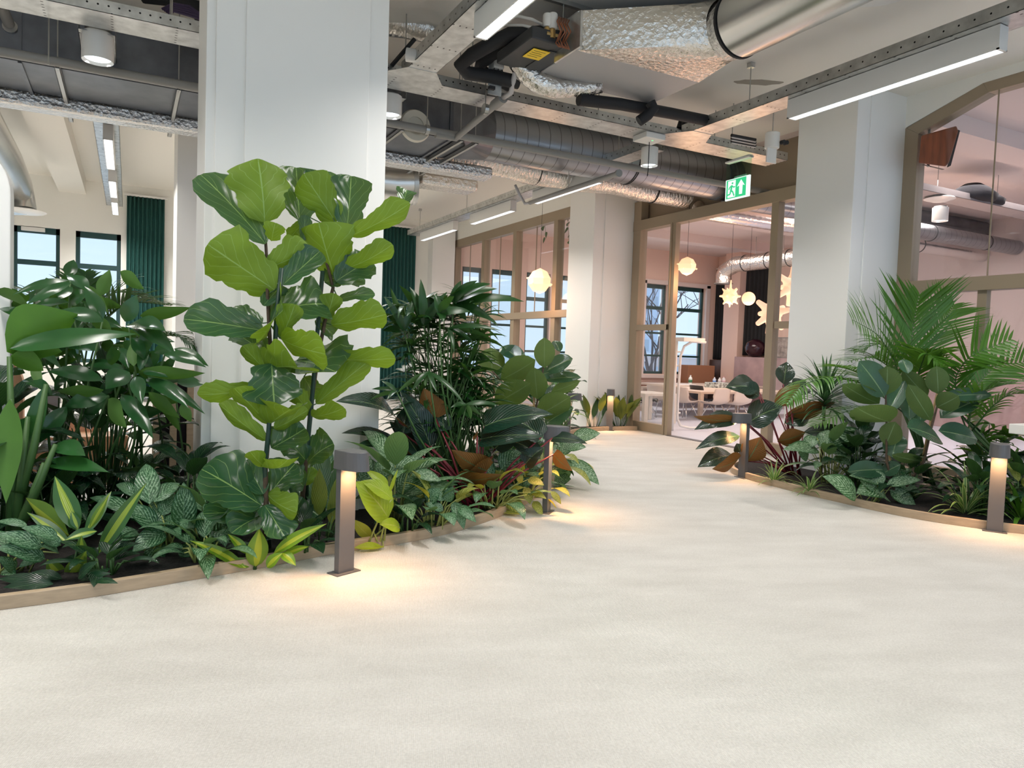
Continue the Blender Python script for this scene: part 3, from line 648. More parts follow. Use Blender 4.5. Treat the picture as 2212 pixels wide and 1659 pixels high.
def bar(a, b, w): 
    d = Vector((b[0]-a[0],b[1]-a[1])).normalized(); n_ = Vector((-d.y*.75,d.x))*w
    return [(a[0]+n_.x,a[1]+n_.y),(a[0]-n_.x,a[1]-n_.y),(b[0]-n_.x,b[1]-n_.y),(b[0]+n_.x,b[1]+n_.y)]
hd = [(.30+.04*math.cos(k*PI/5), .80+.055*math.sin(k*PI/5)) for k in range(10)]
plate([hd, bar((.27,.70),(.24,.42),.055), bar((.27,.68),(.37,.56),.03), bar((.37,.56),(.43,.60),.03), bar((.25,.66),(.17,.60),.03), bar((.17,.60),(.13,.48),.03), bar((.25,.42),(.33,.32),.04), bar((.33,.32),(.40,.10),.035), bar((.23,.42),(.20,.22),.04), bar((.20,.22),(.05,.20),.035)], X_-.010, sg, 'running_figure', gf)
plate([[(.70,.90),(.88,.55),(.78,.60),(.77,.12),(.63,.12),(.62,.60),(.52,.55)]], X_-.007, sw, 'arrow', gf)
for sgn_l in (area('exit_sign_light', (X_-.05,7.14,3.56), .36, .22, 1.2, (.4,1,.6), rot=(0,-PI/2,0)),): pass
# ceiling disc at the top edge
p = FL(1905,-35,ZC); o = MB().lathe([(.34,0),(.34,-.03),(.30,-.05),(.28,-.045),(.12,-.05),(0,-.052)], (p.x,p.y,ZC), 40).build('ceiling_disc', white_m, smooth=True, sharp=40); tag(o, 'round white ceiling fitting cut off by the top edge', 'ceiling fitting')
# left hall duct with round diffuser
LD = thing('round_duct', 'silver round duct in the left hall ending in a round diffuser', 'duct', tuple(DP(20,400,11)))
a = DP(-60,235,8.5); b = DP(34,420,11.5); c = DP(40,455,11.5)
MB().tube([a, DP(5,345,10.2), DP(28,395,11.2), b, c], .25, 28).build('duct_tube', alu, LD, smooth=True, sharp=50)
MB().lathe([(.27,.03),(.38,0),(.36,-.015),(.1,-.02),(0,-.02)], c, 28).build('diffuser', white_m, LD, smooth=True, sharp=40)
for t in (.3,.8): v = a.lerp(b,t)
for px, y0_, lb, Y in ((727,470,'',0),):
    pass
# ceiling scuff
p = FL(1640,178,ZC-.001); m = MB(); R_ = random.Random(4)
m.add([(p.x+.22*math.cos(a)*(1+.25*R_.random()), p.y+.08*math.sin(a)*(1+.4*R_.random())-.12*math.cos(a), ZC-.001) for a in [2*PI*k/18 for k in range(18)]], [tuple(range(17,-1,-1))])
o = m.build('bare_plaster_patch', mat('bare_plaster',(.36,.33,.28),.9)); struct(o)

for px, y1_, lb in ((984,62,'left of two white vertical pipes rising behind the left lamp tray'),(1006,40,'right of two white vertical pipes rising behind the left lamp tray')):
    v = DP(px-14,y1_,7.0); tag(MB().tube([(v.x,v.y,v.z-.25),(v.x,v.y,ZC)], .028, 12).build('vertical_pipe', white_m, smooth=True, sharp=40), lb, 'pipe')
t = thing('diagonal_strut', 'black slanted strut right of the white column below the silver flexible duct', 'strut', tuple(DP(870,115,6.9))); MB().tube([DP(846,142,6.9), DP(896,84,6.9)], .02, 6).build('bar', black_m, t); v = DP(876,108,6.9); rod(v.x, v.y, v.z, ZC).build('hanger_rod', steel, t)
v = FL(1228,4,ZC); t = thing('ceiling_rail', 'dark mounting rail on the ceiling above the fan coil unit', 'rail', (v.x,v.y,ZC-.04)); MB().box((v.x-.25,v.y-.02,ZC-.04),(v.x+.25,v.y+.02,ZC)).build('channel', steel, t); rod(v.x-.05, v.y, 4.3, ZC).build('hanger_rod', steel, t)
v = FL(1200,272,ZC); t = thing('ceiling_rail', 'dark mounting rail on the ceiling above the spiral duct', 'rail', (v.x,v.y,ZC-.04)); MB().box((v.x-.55,v.y-.02,ZC-.04),(v.x+.55,v.y+.02,ZC)).build('channel', steel, t)
# ------------------------------------------------------------------ bollard path lights
bulb = emis('warm_led', (1,.72,.42), 6)
def bollard(x, y, ang, label, h=.73, w=.112, power=4.2):
    # local +Y is the lit side, towards the path
    t = thing('bollard_light', label, 'bollard lamp', (x,y,0))
    M_ = Matrix.Translation((x,y,0)) @ Matrix.Rotation(ang, 4, 'Z')
    MB().box((-w/2,-.022,0),(w/2,.022,h-.02), M_).build('post', bollard_m, t, bevel=.002)
    MB().box((-w/2-.03,-.05,0),(w/2+.03,.05,.006), M_).build('base_plate', bollard_m, t)
    hw = w/2+.012; m = MB(); n = 14
    def ring(s, z): return [M_ @ Vector((x_*s, y_*s if y_ > 0 else y_, z)) for x_, y_ in [(-hw,-.03)]+[(-hw*math.cos(PI*k/n), .06+.115*math.sin(PI*k/n)) for k in range(n+1)]+[(hw,-.03)]]
    A = ring(1.06, h-.105); B = ring(.97, h); Cc = ring(.93, h+.004); k = len(A)
    In = [M_ @ Vector(v) for v in [(x_*.95, y_*.95, h-.105) for x_, y_ in [(-hw,-.025)]+[(-hw*math.cos(PI*j/n), .06+.115*math.sin(PI*j/n)) for j in range(n+1)]+[(hw,-.025)]]]
    In2 = [v+Vector((0,0,.03)) for v in In]
    m.add(A+B+Cc+In+In2, [(i,(i+1)%k,(i+1)%k+k,i+k) for i in range(k)]+[(i+k,(i+1)%k+k,(i+1)%k+2*k,i+2*k) for i in range(k)]+[tuple(2*k+i for i in range(k))]
          +[((i+1)%k,i,i+3*k,(i+1)%k+3*k) for i in range(k)]+[((i+1)%k+3*k,i+3*k,i+4*k,(i+1)%k+4*k) for i in range(k)]+[tuple(4*k+i for i in range(k-1,-1,-1))])
    hd_ = m.build('hood', bollard_m, t)
    MB().box((-.035,.06,h-.078),(.035,.12,h-.0755), M_).build('light_lens', bulb, hd_)
    a = area('bollard_glow', (0,0,0), .07, .06, power, (1,.52,.22), spread=2.25); a.parent = t; a.location = M_ @ Vector((0,.09,h-.085)) - Vector((x,y,0))
    return t
p = FL(743,1236); bollard(p.x, p.y, math.atan2(-.92,.38)-PI/2, 'nearest left bollard lamp, in front of the fiddle-leaf fig')
p = FL(1180,1106); bollard(p.x, p.y, math.atan2(-.72,.70)-PI/2, 'bollard lamp on the left kerb below the red-stemmed dark leaves')
p = FL(1604,1032); bollard(p.x, p.y, math.atan2(.12,-.99)-PI/2, 'bollard lamp at the far end of the right bed, before the doorway')
p = FL(2148,1148); bollard(p.x, p.y, math.atan2(-.52,-.86)-PI/2, 'nearest right bollard lamp by the right picture edge')
p = FL(1316,930); bollard(p.x, p.y, math.atan2(-.80,-.60)-PI/2, 'distant bollard lamp in front of the far white column')
p = FL(1228,952); bollard(p.x, p.y, math.atan2(-.6,.8)-PI/2, 'bollard lamp mostly hidden behind the rubber plant leaves', power=3)
p = FL(112,998); bollard(p.x, p.y, math.atan2(1,.1)-PI/2, 'bollard lamp glimpsed through the stems of the umbrella plant', power=3)
# ------------------------------------------------------------------ curtains
def curtain(x0, x1, y, z0, z1, mt, label, axis='X', folds=9, amp=.05, name='curtain'):
    m = MB(); rows = []; n = folds*8
    for z in [z0+(z1-z0)*i/8 for i in range(9)]:
        r = []
        for k in range(n+1):
            u = k/n; a = amp*(.55+.45*(1-(z-z0)/(z1-z0)))*math.sin(2*PI*folds*u+.6*math.sin(5*u))
            r.append((x0+(x1-x0)*u, y-.06+a, z) if axis == 'X' else (y-.06+a, x0+(x1-x0)*u, z))
        rows.append(r)
    m.grid(rows)
    t = thing(name, label, 'curtain', ((x0+x1)/2,y-.06,z0) if axis == 'X' else (y-.06,(x0+x1)/2,z0))
    o = m.build('fabric', mt, t, smooth=True); s_ = o.modifiers.new('thickness','SOLIDIFY'); s_.thickness = .008
    q = MB()
    if axis == 'X': q.box((x0-.05,y-.08,z1),(x1+.05,y-.04,z1+.04))
    else: q.box((y-.08,x0-.05,z1),(y-.04,x1+.05,z1+.04))
    q.build('rail', white_m, t); return t
curtain(-.04,.66,YF-.03,.05,4.28,curtain_m,'dark green curtain beside the left windows')
curtain(5.3,6.28,YF-.03,.05,4.27,curtain_m,'dark green curtain right of the white column, beyond the palms',folds=11)
# ------------------------------------------------------------------ far peach room
XQ = XR
b = lambda px: OX(px,640,XQ).y
curtain(b(1583),b(1547),XQ-.02,1.3,4.1,dark_curt,'black curtain left of the peach pier in the far room',axis='Y',folds=6)
curtain(b(1672),b(1616),XQ-.02,1.45,4.1,dark_curt,'black curtain right of the peach pier behind the dark vase',axis='Y',folds=7)
struct(MB().box((XQ-.35,b(1616),.62),(XQ,b(1583),ZC)).build('column', pink_m))
tag(MB().box((XQ-.25,b(1582),0),(XQ-.02,YF-.05,1.28)).build('wall_cabinet', mat('dark_cabinet',(.10,.06,.05),.4,var=.5,vscale=2), bevel=.01), 'dark marbled cabinet below the left black curtain in the far room', 'cabinet')
tag(MB().box((XQ-.45,5.2,0),(XQ-.02,b(1617),1.40)).build('wall_cabinet', mauve_m, bevel=.01), 'long mauve cabinet right of the peach pier in the far room', 'cabinet')
V = OX(1632,738,XQ-.25)
tag(MB().lathe([(.06,0),(.16,.03),(.27,.16),(.29,.28),(.24,.42),(.12,.50),(.08,.52)], (V.x,V.y,1.40), 28).build('round_vase', mat('plum_glaze',(.03,.008,.015),.12), smooth=True, sharp=60), 'dark plum round glossy vase on the mauve cabinet', 'vase')
V = OX(1691,722,XQ-.3); t = thing('framed_picture', 'small grey framed picture standing on the cabinet near the right column', 'picture', (V.x,V.y,1.40))
MB().box((V.x,V.y-.26,1.40),(V.x+.03,V.y+.26,1.98)).build('frame', mat('grey_frame',(.25,.23,.21),.5), t, bevel=.005); MB().box((V.x-.004,V.y-.22,1.44),(V.x,V.y+.22,1.94)).build('print', mat('grey_print',(.33,.29,.26),.6,var=.5,vscale=9), t)
# low bench board and boxes by the windows
tag(MB().box((13.3,YF-.5,.42),(16.1,YF-.02,.56)).build('window_bench', dwood, bevel=.01), 'dark brown window bench under the far room windows', 'bench')
V = OY(1510,790,YF-.4); tag(MB().box((V.x-.55,YF-.55,.56),(V.x+.50,YF-.15,1.10)).build('cardboard_box', mat('brown_board',(.34,.16,.085),.7), bevel=.008), 'brown box on the window bench below the wide window', 'box')
# window surround
m = MB(); m.box((14.48,YF-.06,.74),(14.6,YF,3.56)); m.box((15.86,YF-.06,.74),(16.0,YF,3.56)); m.box((13.3,YF-.06,3.48),(16.0,YF,3.60)); m.box((13.36,YF-.06,.7),(13.52,YF,3.56)); m.box((13.3,YF-.1,.68),(16.0,YF,.78))
struct(m.build('trim_4', mat('pale_trim',(.72,.62,.58),.5)))
# tables
twood = mat('pale_table', (.62,.50,.40), .45, var=.08, vscale=5)
def table(label, c, L, Wd, z, ang=0, th=.05, lw=.09, mt=twood):
    M_ = Matrix.Translation(Vector((c.x,c.y,0))) @ Matrix.Rotation(ang,4,'Z'); t = thing('table', label, 'table', (c.x,c.y,0))
    MB().box((-L/2,-Wd/2,z-th),(L/2,Wd/2,z), M_).build('tabletop', mt, t, bevel=.006)
    for sx_ in (-1,1):
        for sy_ in (-1,1):
            MB().box((sx_*L/2-(lw if sx_ > 0 else 0),sy_*Wd/2-(lw if sy_ > 0 else 0),0),(sx_*L/2+(lw if sx_ < 0 else 0),sy_*Wd/2+(lw if sy_ < 0 else 0),z-th), M_).build('leg', mt, t, bevel=.004)
    return t
TH = .60
table('long pale wooden table with ivory chairs in the far peach room', Vector((12.6,13.05,0)), 3.2, 2.1, TH, .0)
table('pale wooden table with bottles near the far room windows', Vector((14.0,15.25,0)), 3.3, 1.6, TH, .0)
table('small pale table at left behind the door glazing', Vector((9.35,11.75,0)), .8, .85, TH, 0, .05, .09, mat('ivory_table',(.70,.66,.58),.45))
# chairs
shell_m = mat('ivory_shell', (.74,.63,.54), .4); chrome = mat('chrome', (.7,.7,.7), .15, 1)
def chair(label, c, ang, grp=None, mt=shell_m, zs=.36, zb_=.70):
    M_ = Matrix.Translation(Vector((c.x,c.y,0))) @ Matrix.Rotation(ang,4,'Z'); t = thing('shell_chair', label, 'chair', (c.x,c.y,0), grp)
    w = .235; prof = [(.24,zs-.02),(.20,zs+.005),(.10,zs-.01),(-.06,zs-.015),(-.16,zs+.01),(-.20,zs+.07),(-.225,zs+.17),(-.25,zs+.27),(-.265,zb_-.02),(-.27,zb_)]
    rows = []
    for i, (y, z) in enumerate(prof):
        r = []
        for k in range(11):
            u = (k-5)/5; ww = w*(1-.08*(i in (0,9))-.04*(i > 6)); lift = .05*abs(u)**2.5
            r.append(M_ @ Vector((u*ww, y+(lift*.9 if i > 5 else 0), z+(lift if i <= 5 else 0))))
        rows.append(r)
    m = MB(); m.grid(rows); o = m.build('shell', mt, t, smooth=True); s_ = o.modifiers.new('t','SOLIDIFY'); s_.thickness = .012
    for sx_ in (-1,1):
        for sy_ in (-1,1): MB().tube([M_ @ Vector((sx_*.10,sy_*.09-.0,zs-.025)), M_ @ Vector((sx_*.22,sy_*.22,0.003))], .011, 8).build('leg', chrome, t, smooth=True)
    return t
for px, py, an, lb in ((1478,905,-PI/2+.2,'ivory shell chair just right of the white easel'),(1543,909,0,'ivory shell chair left of the two at the near side of the long table'),(1590,910,-.1,'ivory shell chair partly hidden by the dark-leaved plants'),(1424,898,-1.2,'ivory shell chair between the small table and the door post')):
    chair(lb, FL(px,py), an)
chair('black shell chair tucked under the left end of the long table', Vector((11.75,12.75,0)), -PI/2, mt=dkgrey)
chair('black chair behind the small pale table', Vector((9.9,12.5,0)), -PI*.75, mt=dkgrey, zb_=.74)
# bottles and packs on the table
def on(px, py): return FL(px, py, TH)
clear_p = mat('clear_plastic',(.72,.78,.76),.15)
def bottle(px, py, h, r, mt, lmt, capm, label):
    c = on(px,py); t = thing('bottle', label, 'bottle', (c.x,c.y,TH))
    bd = MB().lathe([(r,0),(r,h*.62),(r*.85,h*.72),(r*.36,h*.85),(r*.36,h*.92)], c, 16).build('body', mt, t, smooth=True, sharp=50)
    MB().lathe([(r*1.02,h*.15),(r*1.02,h*.48)], c, 16).build('label', lmt, bd, smooth=True)
    MB().lathe([(r*.42,h*.90),(r*.42,h),(0,h)], c, 12).build('cap', capm, t, smooth=True, sharp=40)
wht = mat('white_plastic',(.8,.8,.8),.35)
bottle(1491,829,.24,.052,clear_p,mat('green_label',(.05,.20,.10),.5),wht,'clear bottle with a green label on the long table')
bottle(1543,829,.19,.05,mat('blue_white_plastic',(.62,.72,.85),.3),mat('blue_label',(.12,.30,.70),.5),wht,'small blue and white bottle on the long table')
bottle(1554,829,.18,.05,wht,mat('grey_label',(.5,.52,.55),.5),wht,'plain white bottle with a handle on the long table')
bottle(1563,829,.21,.055,wht,mat('pink_label',(.75,.55,.60),.5),mat('pink_cap',(.8,.45,.5),.4),'white bottle with pinkish label on the long table')
c = on(1535,836); c.y = 13.7; tag(MB().box((c.x-.30,c.y-.15,TH),(c.x+.30,c.y+.15,TH+.13)).build('snack_box', mat('speckled_pack',(.45,.50,.48),.4,var=.9,vscale=22), bevel=.006), 'open box of speckled packets on the long table', 'box')
c = Vector((13.0,14.8,TH)); tag(MB().box((c.x-.28,c.y-.12,TH),(c.x+.28,c.y+.12,TH+.025)).build('paper_stack', wht, bevel=.003), 'stack of white paper on the long table near the easel', 'paper')
# white tubular easel frame in the doorway
t = thing('easel_frame', 'white tubular stand in the doorway of the far room', 'stand', tuple(FL(1462,925)))
g = [FL(1452,938)]
def dd(px, py, D=10.6): return DP(px,py,D)
a0 = FL(1455,928); D0 = (a0-EYEP).dot(FW)
MB().tube([FL(1452,930), DP(1462,735,D0)], .026, 10).build('upright', white_m, t, smooth=True)
MB().tube([DP(1525,740,D0), DP(1495,738,D0), DP(1478,748,D0), DP(1470,770,D0), DP(1464,870,D0), DP(1463,905,D0), DP(1470,920,D0), DP(1490,925,D0), DP(1530,925,D0-.1)], .024, 10).build('bent_tube', white_m, t, smooth=True)
for y in (760,790,892): MB().tube([DP(1460,y,D0), DP(1470,y,D0)], .016, 8).build('cross_rung', white_m, t)
MB().box(tuple(DP(1459,737,D0)), tuple(DP(1526,731,D0)+Vector((0,.03,.0)))).build('top_bar', white_m, t)
# pendant lanterns
paper = mat('paper_lantern', (.95,.72,.52), .8, emit=(1,.55,.29), es=.95)
paper_d = mat('peach_lantern', (.95,.70,.55), .8, emit=(1,.52,.32), es=.75)
def lantern(px, py, D, r, label, kind, sq=1.0, power=14):
    c = DP(px,py,D); t = thing('paper_lantern', label, 'lantern', tuple(c)); m = MB()
    if kind == 'poly':
        rg = [(0,1),(.62,.72),(.96,.18),(.92,-.30),(.55,-.78),(0,-1)]
        m.lathe([(max(a*r,1e-6),b_*r*sq) for a, b_ in rg], c, 7)
        for k in range(7): a = 2*PI*k/7; v = c+Vector((math.cos(a)*.95*r,math.sin(a)*.95*r,(.2 if k%2 else -.3)*r)); m.lathe([(.10*r,0),(.06*r,.14*r),(0,.16*r)], v, 6, (math.cos(a),math.sin(a),0))
    elif kind == 'ball': m.lathe([(max(r*math.sin(PI*k/12),1e-6), -r*math.cos(PI*k/12)) for k in range(13)], c, 20)
    elif kind == 'spiky':
        m.lathe([(max(.8*r*math.sin(PI*k/8),1e-6), -.8*r*math.cos(PI*k/8)) for k in range(9)], c, 12)
        for i, (ph, n) in enumerate(((0.02,1),(.8,5),(1.57,8),(2.35,5),(3.1,1))):
            for k in range(n):
                a = 2*PI*k/n+i; d = Vector((math.sin(ph)*math.cos(a),math.sin(ph)*math.sin(a),math.cos(ph))); L = r*(1.7 if i == 0 else 1.15)
                m.lathe([(.30*r,.66*r),(.12*r,.85*r),(.05*r,L),(0,L)], c, 8, d)
    else:
        m.lathe([(max(.62*r*math.sin(PI*k/8),1e-6), -.5*r*math.cos(PI*k/8)) for k in range(9)], c, 12)
        for d in ((1,.2,.35),(-1,.1,.55),(-.9,.1,-.6),(.8,0,-.8),(.1,.1,1),(.2,.9,0),(0,-.9,.1),(-.1,.1,-.9)):
            L = 1.25*r; m.lathe([(.52*r,.10*r),(.34*r,.45*r),(.20*r,.75*r),(.14*r,L),(.10*r,L*1.03),(0,L*1.04)], c, 10, Vector(d).normalized())
    m.build('shade', paper_d if kind == 'star' else paper, t, smooth=kind != 'poly', sharp=50)
    MB().tube([c+Vector((0,0,r*.9*sq)), Vector((c.x,c.y,ZC))], .003, 6).build('cord', black_m, t)
    l = bpy.data.lights.new('lantern_light','POINT'); l.energy = power; l.color = (1,.55,.30); l.shadow_soft_size = r*1.3; o = bpy.data.objects.new('lantern_light', l); COL.objects.link(o); o.parent = t; o.location = (0,0,-r*1.75)
    return t
lantern(1484,575,12.0,.155,'faceted glowing paper lantern nearest the door post','poly')
lantern(1577,640,13.0,.17,'spiky glowing paper lantern below the silver duct elbow','spiky')
lantern(1617,645,13.5,.125,'round glowing paper lantern beside the spiky one','ball')
lantern(1668,676,11.6,.27,'big star-armed glowing lantern beside the right door post','star')
lantern(1712,618,12.5,.27,'upper star-armed glowing lantern half hidden by the right column','star')
lantern(1166,607,14.0,.235,'hexagonal glowing lantern behind the left glazed partition','poly',1.05)
for px, py, D, pw in ((1800,500,13,60),(2060,640,12,40)):  # bare warm point lights, no lantern stands at these spots
    l = bpy.data.lights.new('room_point_light','POINT'); l.energy = pw; l.color = (1,.58,.38); l.shadow_soft_size = .3; o = bpy.data.objects.new('room_point_light', l); COL.objects.link(o); o.location = DP(px,py,D)
area('room_fill_light', (12.2,13.5,4.2), 3, 3, 190, (1,.87,.80)); area('room_fill_light', (12.2,8,4.2), 3, 3, 150, (1,.9,.87)); area('room_fill_light', (12.2,3,4.2), 3, 3, 80, (1,.9,.9))  # unseen fill areas brightening the far room, no fixtures there
# silver duct in the far room
RD = thing('silver_duct', 'silver duct with a downturned elbow near the lanterns in the far room', 'duct', tuple(DP(1600,575,13)))
a = OX(1563,612,14.3); b_ = OX(1563,588,14.3); e = OX(1590,571,14.3); f = OX(1740,553,14.3)
MB().tube([a, a.lerp(b_,.7), b_+Vector((0,-.06,.03)), e, f], .21, 24).build('duct_tube', foil_x, RD, smooth=True, sharp=60); MB().tube([a-Vector((0,0,.02)), a], .25, 24).build('rim', steel, RD)
for k in (.3,.7): v = e.lerp(f,k); rod(v.x,v.y,v.z+.2,ZC).build('hanger_rod', steel, RD)
for k in (.15,.5,.8): v = e.lerp(f,k); d = (f-e).normalized(); MB().tube([v, v+d*.02], .217, 24).build('strap', black_m, RD)
# wooden speaker box behind the arched glazing
t = thing('wall_speaker', 'walnut-brown speaker box tilted under the arch of the right glazing', 'speaker', tuple(DP(2025,318,10)))
D_ = 8.2; P4 = [DP(1990,293,D_), DP(2066,272,D_), DP(2070,283,D_), DP(2050,352,D_), DP(2042,360,D_), DP(1984,352,D_)]
n_ = ray(2025,318).normalized(); A = P4; B = [v+n_*.22 for v in P4]; k = len(A); m = MB()
m.add(A+B, [tuple(range(k)), tuple(range(2*k-1,k-1,-1))]+[(i,i+k,(i+1)%k+k,(i+1)%k) for i in range(k)]); m.build('cabinet', mat('walnut_veneer',(.22,.06,.022),.35,var=.25,vscale=5,bstretch=(5,5,.6)), t, bevel=.012)
A = [v+Vector((0,0,-.0))+n_*.02 for v in (DP(2070,280,D_), DP(2074,282,D_), DP(2054,358,D_), DP(2046,362,D_))]; B = [v+n_*.20 for v in A]; m = MB(); m.add(A+B, [(0,1,2,3),(7,6,5,4)]+[(i,i+4,(i+1)%4+4,(i+1)%4) for i in range(4)]); m.build('front_grille', black_m, t)
MB().box(tuple(DP(1992,356,D_+.05)), tuple(DP(2040,366,D_+.2))).build('mounting_bracket', dkgrey, t)
MB().tube([DP(2005,360,D_+.1), DP(2005,300,D_+.3)+Vector((0,0,.4))], .015, 8).build('support_arm', steel, t)
# tray and lamps beyond the arched glazing
T2 = thing('cable_tray', 'cable tray seen through the arched glazing', 'cable tray', (12,7.02,TZ)); tray_mb('X', 8.6, 16.2, 6.83, 7.2, TZ).build('tray', mat('dull_steel',(.40,.36,.36),.5,.4), T2)
for x in (9.4,11.0,12.6,14.2): rod(x, 7.0, TZ+.02, ZC).build('hanger_rod', steel, T2)
v = OY(2030,425,6.98); p_ = (v.x,6.98,TZ-.03); o = MB().lathe([(.02,.03),(.20,.02),(.22,0),(.12,-.035),(0,-.04)], p_, 28).build('smoke_detector', white_m, smooth=True, sharp=50); tag(o, 'white disc-shaped device under the tray behind the arched glazing', 'detector')
v = OY(2030,478,7.4); downlight(v.x, v.y, v.z, .12, 'white round downlight behind the arched glazing', .22, 3.95)
bag = mat('black_cloth', (.012,.012,.018), .8)
t = thing('black_bag', 'crumpled black bag lying on the tray behind the arched glazing', 'bag', tuple(DP(2100,412,12))); v = OY(2100,415,6.98); m = MB()
m.lathe([(.05,0),(.34,.03),(.36,.12),(.25,.22),(.12,.30),(0,.32)], (v.x,6.98,TZ+.01), 12); m.build('body', bag, t, smooth=True); m = MB(); m.lathe([(.05,0),(.24,.02),(.26,.1),(.13,.2),(0,.22)], (v.x+.42,6.98,TZ+.01), 12); m.build('flap', bag, t, smooth=True)
# ------------------------------------------------------------------ furniture behind the left bed
SS = thing('slatted_screen', 'oak bench back with upright slats left of the white column', 'screen', (-.1,6.95,0))
ys_ = 6.95; xl = OY(330,880,ys_).x; xr_ = OY(446,880,ys_).x+.6; zt_ = OY(390,799,ys_).z
MB().box((xl,ys_-.04,zt_-.05),(xr_,ys_+.06,zt_)).build('top_rail', kerb_m, SS, bevel=.005); MB().box((xl,ys_+.06,0),(xr_,ys_+.08,zt_-.05)).build('back_panel', mat('dark_backing',(.015,.012,.016),.9), SS)  # near-black sheet behind the slats closes the gaps
x = xl
while x < xr_: MB().box((x,ys_,0.0),(x+.055,ys_+.06,zt_-.05)).build('slat', kerb_m, SS, bevel=.004); x += .135
AR = thing('arched_booth', 'peach-lit wooden booth with an arched opening at the far left behind the leaves', 'booth', (-2.0,7.3,0))
m = MB(); xa_ = OY(14,820,7.3).x
outer = [(xa_-2.2,0),(xa_-2.2,1.2)]+[(xa_+.12-.35+.35*math.cos(a), .92+.30*math.sin(a)) for a in [PI/2-PI/2*k/8 for k in range(9)]]+[(xa_+.12,0)]
inner = [(xa_-.0,0)]+[(xa_-.33+.33*math.cos(a), .80+.28*math.sin(a)) for a in [PI/2*k/8 for k in range(9)]]+[(xa_-2.1,1.08),(xa_-2.1,0)]
poly = outer+inner; n = len(poly); vs = [Vector((x,7.25,z)) for x,z in poly]+[Vector((x,7.37,z)) for x,z in poly]; m.add(vs, [tuple(range(n)), tuple(range(2*n-1,n-1,-1))]+[(i,i+n,(i+1)%n+n,(i+1)%n) for i in range(n)]); m.build('arch_panel', wood_m, AR)
MB().box((xa_-2.2,7.5,0),(xa_+.9,7.9,.45)).build('seat', wood_m, AR, bevel=.01)
tag(MB().box((-1.1,7.9,0),(-.2,8.4,.55)).build('low_cupboard', mat('warm_lit_wood',(.60,.33,.20),.5), bevel=.01), 'low wooden cupboard with warm light in its colour, glimpsed behind the umbrella plant stems', 'cupboard')  # warm glow on the wood put into this peach colour
# white rounded panel at the left edge
a = OY(-60,480,5.9); bx = OY(24,480,5.9); zt_ = OY(0,335,5.9).z
m = MB(); R0 = .16; prof = [(a.x,0),(bx.x,0)]+[(bx.x-R0+R0*math.cos(t_), zt_-R0*1.6+R0*1.6*math.sin(t_)) for t_ in [PI/2*k/8 for k in range(9)]]+[(a.x,zt_)]
n = len(prof); vs = [Vector((x,5.88,z)) for x,z in prof]+[Vector((x,6.05,z)) for x,z in prof]; m.add(vs, [tuple(range(n)), tuple(range(2*n-1,n-1,-1))]+[(i,i+n,(i+1)%n+n,(i+1)%n) for i in range(n)])
tag(m.build('rounded_screen', colm, bevel=.01), 'white screen with a rounded top corner at the far left edge', 'screen')
# white table edge on the right
v = DP(2176,925,6.0)
t = thing('white_table', 'white table corner cut off by the right edge above the bollard', 'table', (7.75,2.9,0)); q = FL(2178,936,.78)
MB().box((q.x,q.y-1.3,.78),(q.x+.9,q.y,.865)).build('tabletop', white_m, t, bevel=.006); MB().box((q.x+.35,q.y-.8,0.04),(q.x+.55,q.y-.6,.78)).build('leg', white_m, t)
# ------------------------------------------------------------------ outside
bl_m = mat('pale_building', (.80,.83,.88), .8); bw_m = mat('building_window', (.45,.52,.62), .3); br_m = mat('brick_building', (.66,.56,.55), .8)
def building(x0, x1, y, z1, mt, label, nx, nz, z0=-14):
    t = thing('building', label, 'building', ((x0+x1)/2,y,z0)); wb = MB().box((x0,y,z0),(x1,y+8,z1)).build('walls', mt, t)
    MB().box((x0-.3,y-.3,z1),(x1+.3,y+8,z1+.4)).build('roof', bl_m, t)
    for i in range(nx):
        for k in range(nz):
            cx_ = x0+(x1-x0)*(i+.5)/nx; cz_ = z1-1.8-k*3.0; w_ = (x1-x0)/nx*.28
            MB().box((cx_-w_,y-.04,cz_-.8),(cx_+w_,y,cz_+.8)).build('window', bw_m, wb)
building(24,44,62,.5,bl_m,'pale low building outside the left glazed partition',9,3)
building(46,58,60,1.2,br_m,'low brick building outside the far room windows',6,3)
building(60,65,80,10.5,mat('hazy_tower',(.62,.70,.84),.7),'tall hazy tower block outside the far room window',4,9)  # haze put into the tower's lightened blue colour
building(4,20,70,-1.5,bl_m,'pale low building far outside behind the curtain',6,2)
TR = thing('bare_tree', 'leafless tree outside the far room windows', 'tree', (22.5,27,-8)); R_ = random.Random(11); bt = mat('bark',(.10,.08,.08),.9); m = MB()
def branch(p, d, L, r, lev):
    q = p+d*L*.5+Vector((R_.uniform(-.1,.1),R_.uniform(-.1,.1),.05))*L*.3; e = p+d*L; m.tube([p,q,e],[r,r*.8,r*.6],5 if lev > 1 else 7)
    if lev == 5: return
    for k in range(3 if lev < 4 else 2):
        nd = (d+Vector((R_.uniform(-.9,.9),R_.uniform(-.9,.9),R_.uniform(-.25,.6)))).normalized(); branch(p.lerp(e,R_.uniform(.55,1)), nd, L*R_.uniform(.55,.8), r*.55, lev+1)
branch(Vector((22.5,27,-8)), Vector((.0,0,1)), 6.5, .22, 0); m.build('branches', bt, TR)
v = OY(72,492,YF+.08); tag(MB().box((v.x-.20,YF+.03,3.39),(v.x+.20,YF+.10,3.47)).build('window_opener', white_m, bevel=.008), 'white window opener box at the head of the leftmost window', 'window opener')
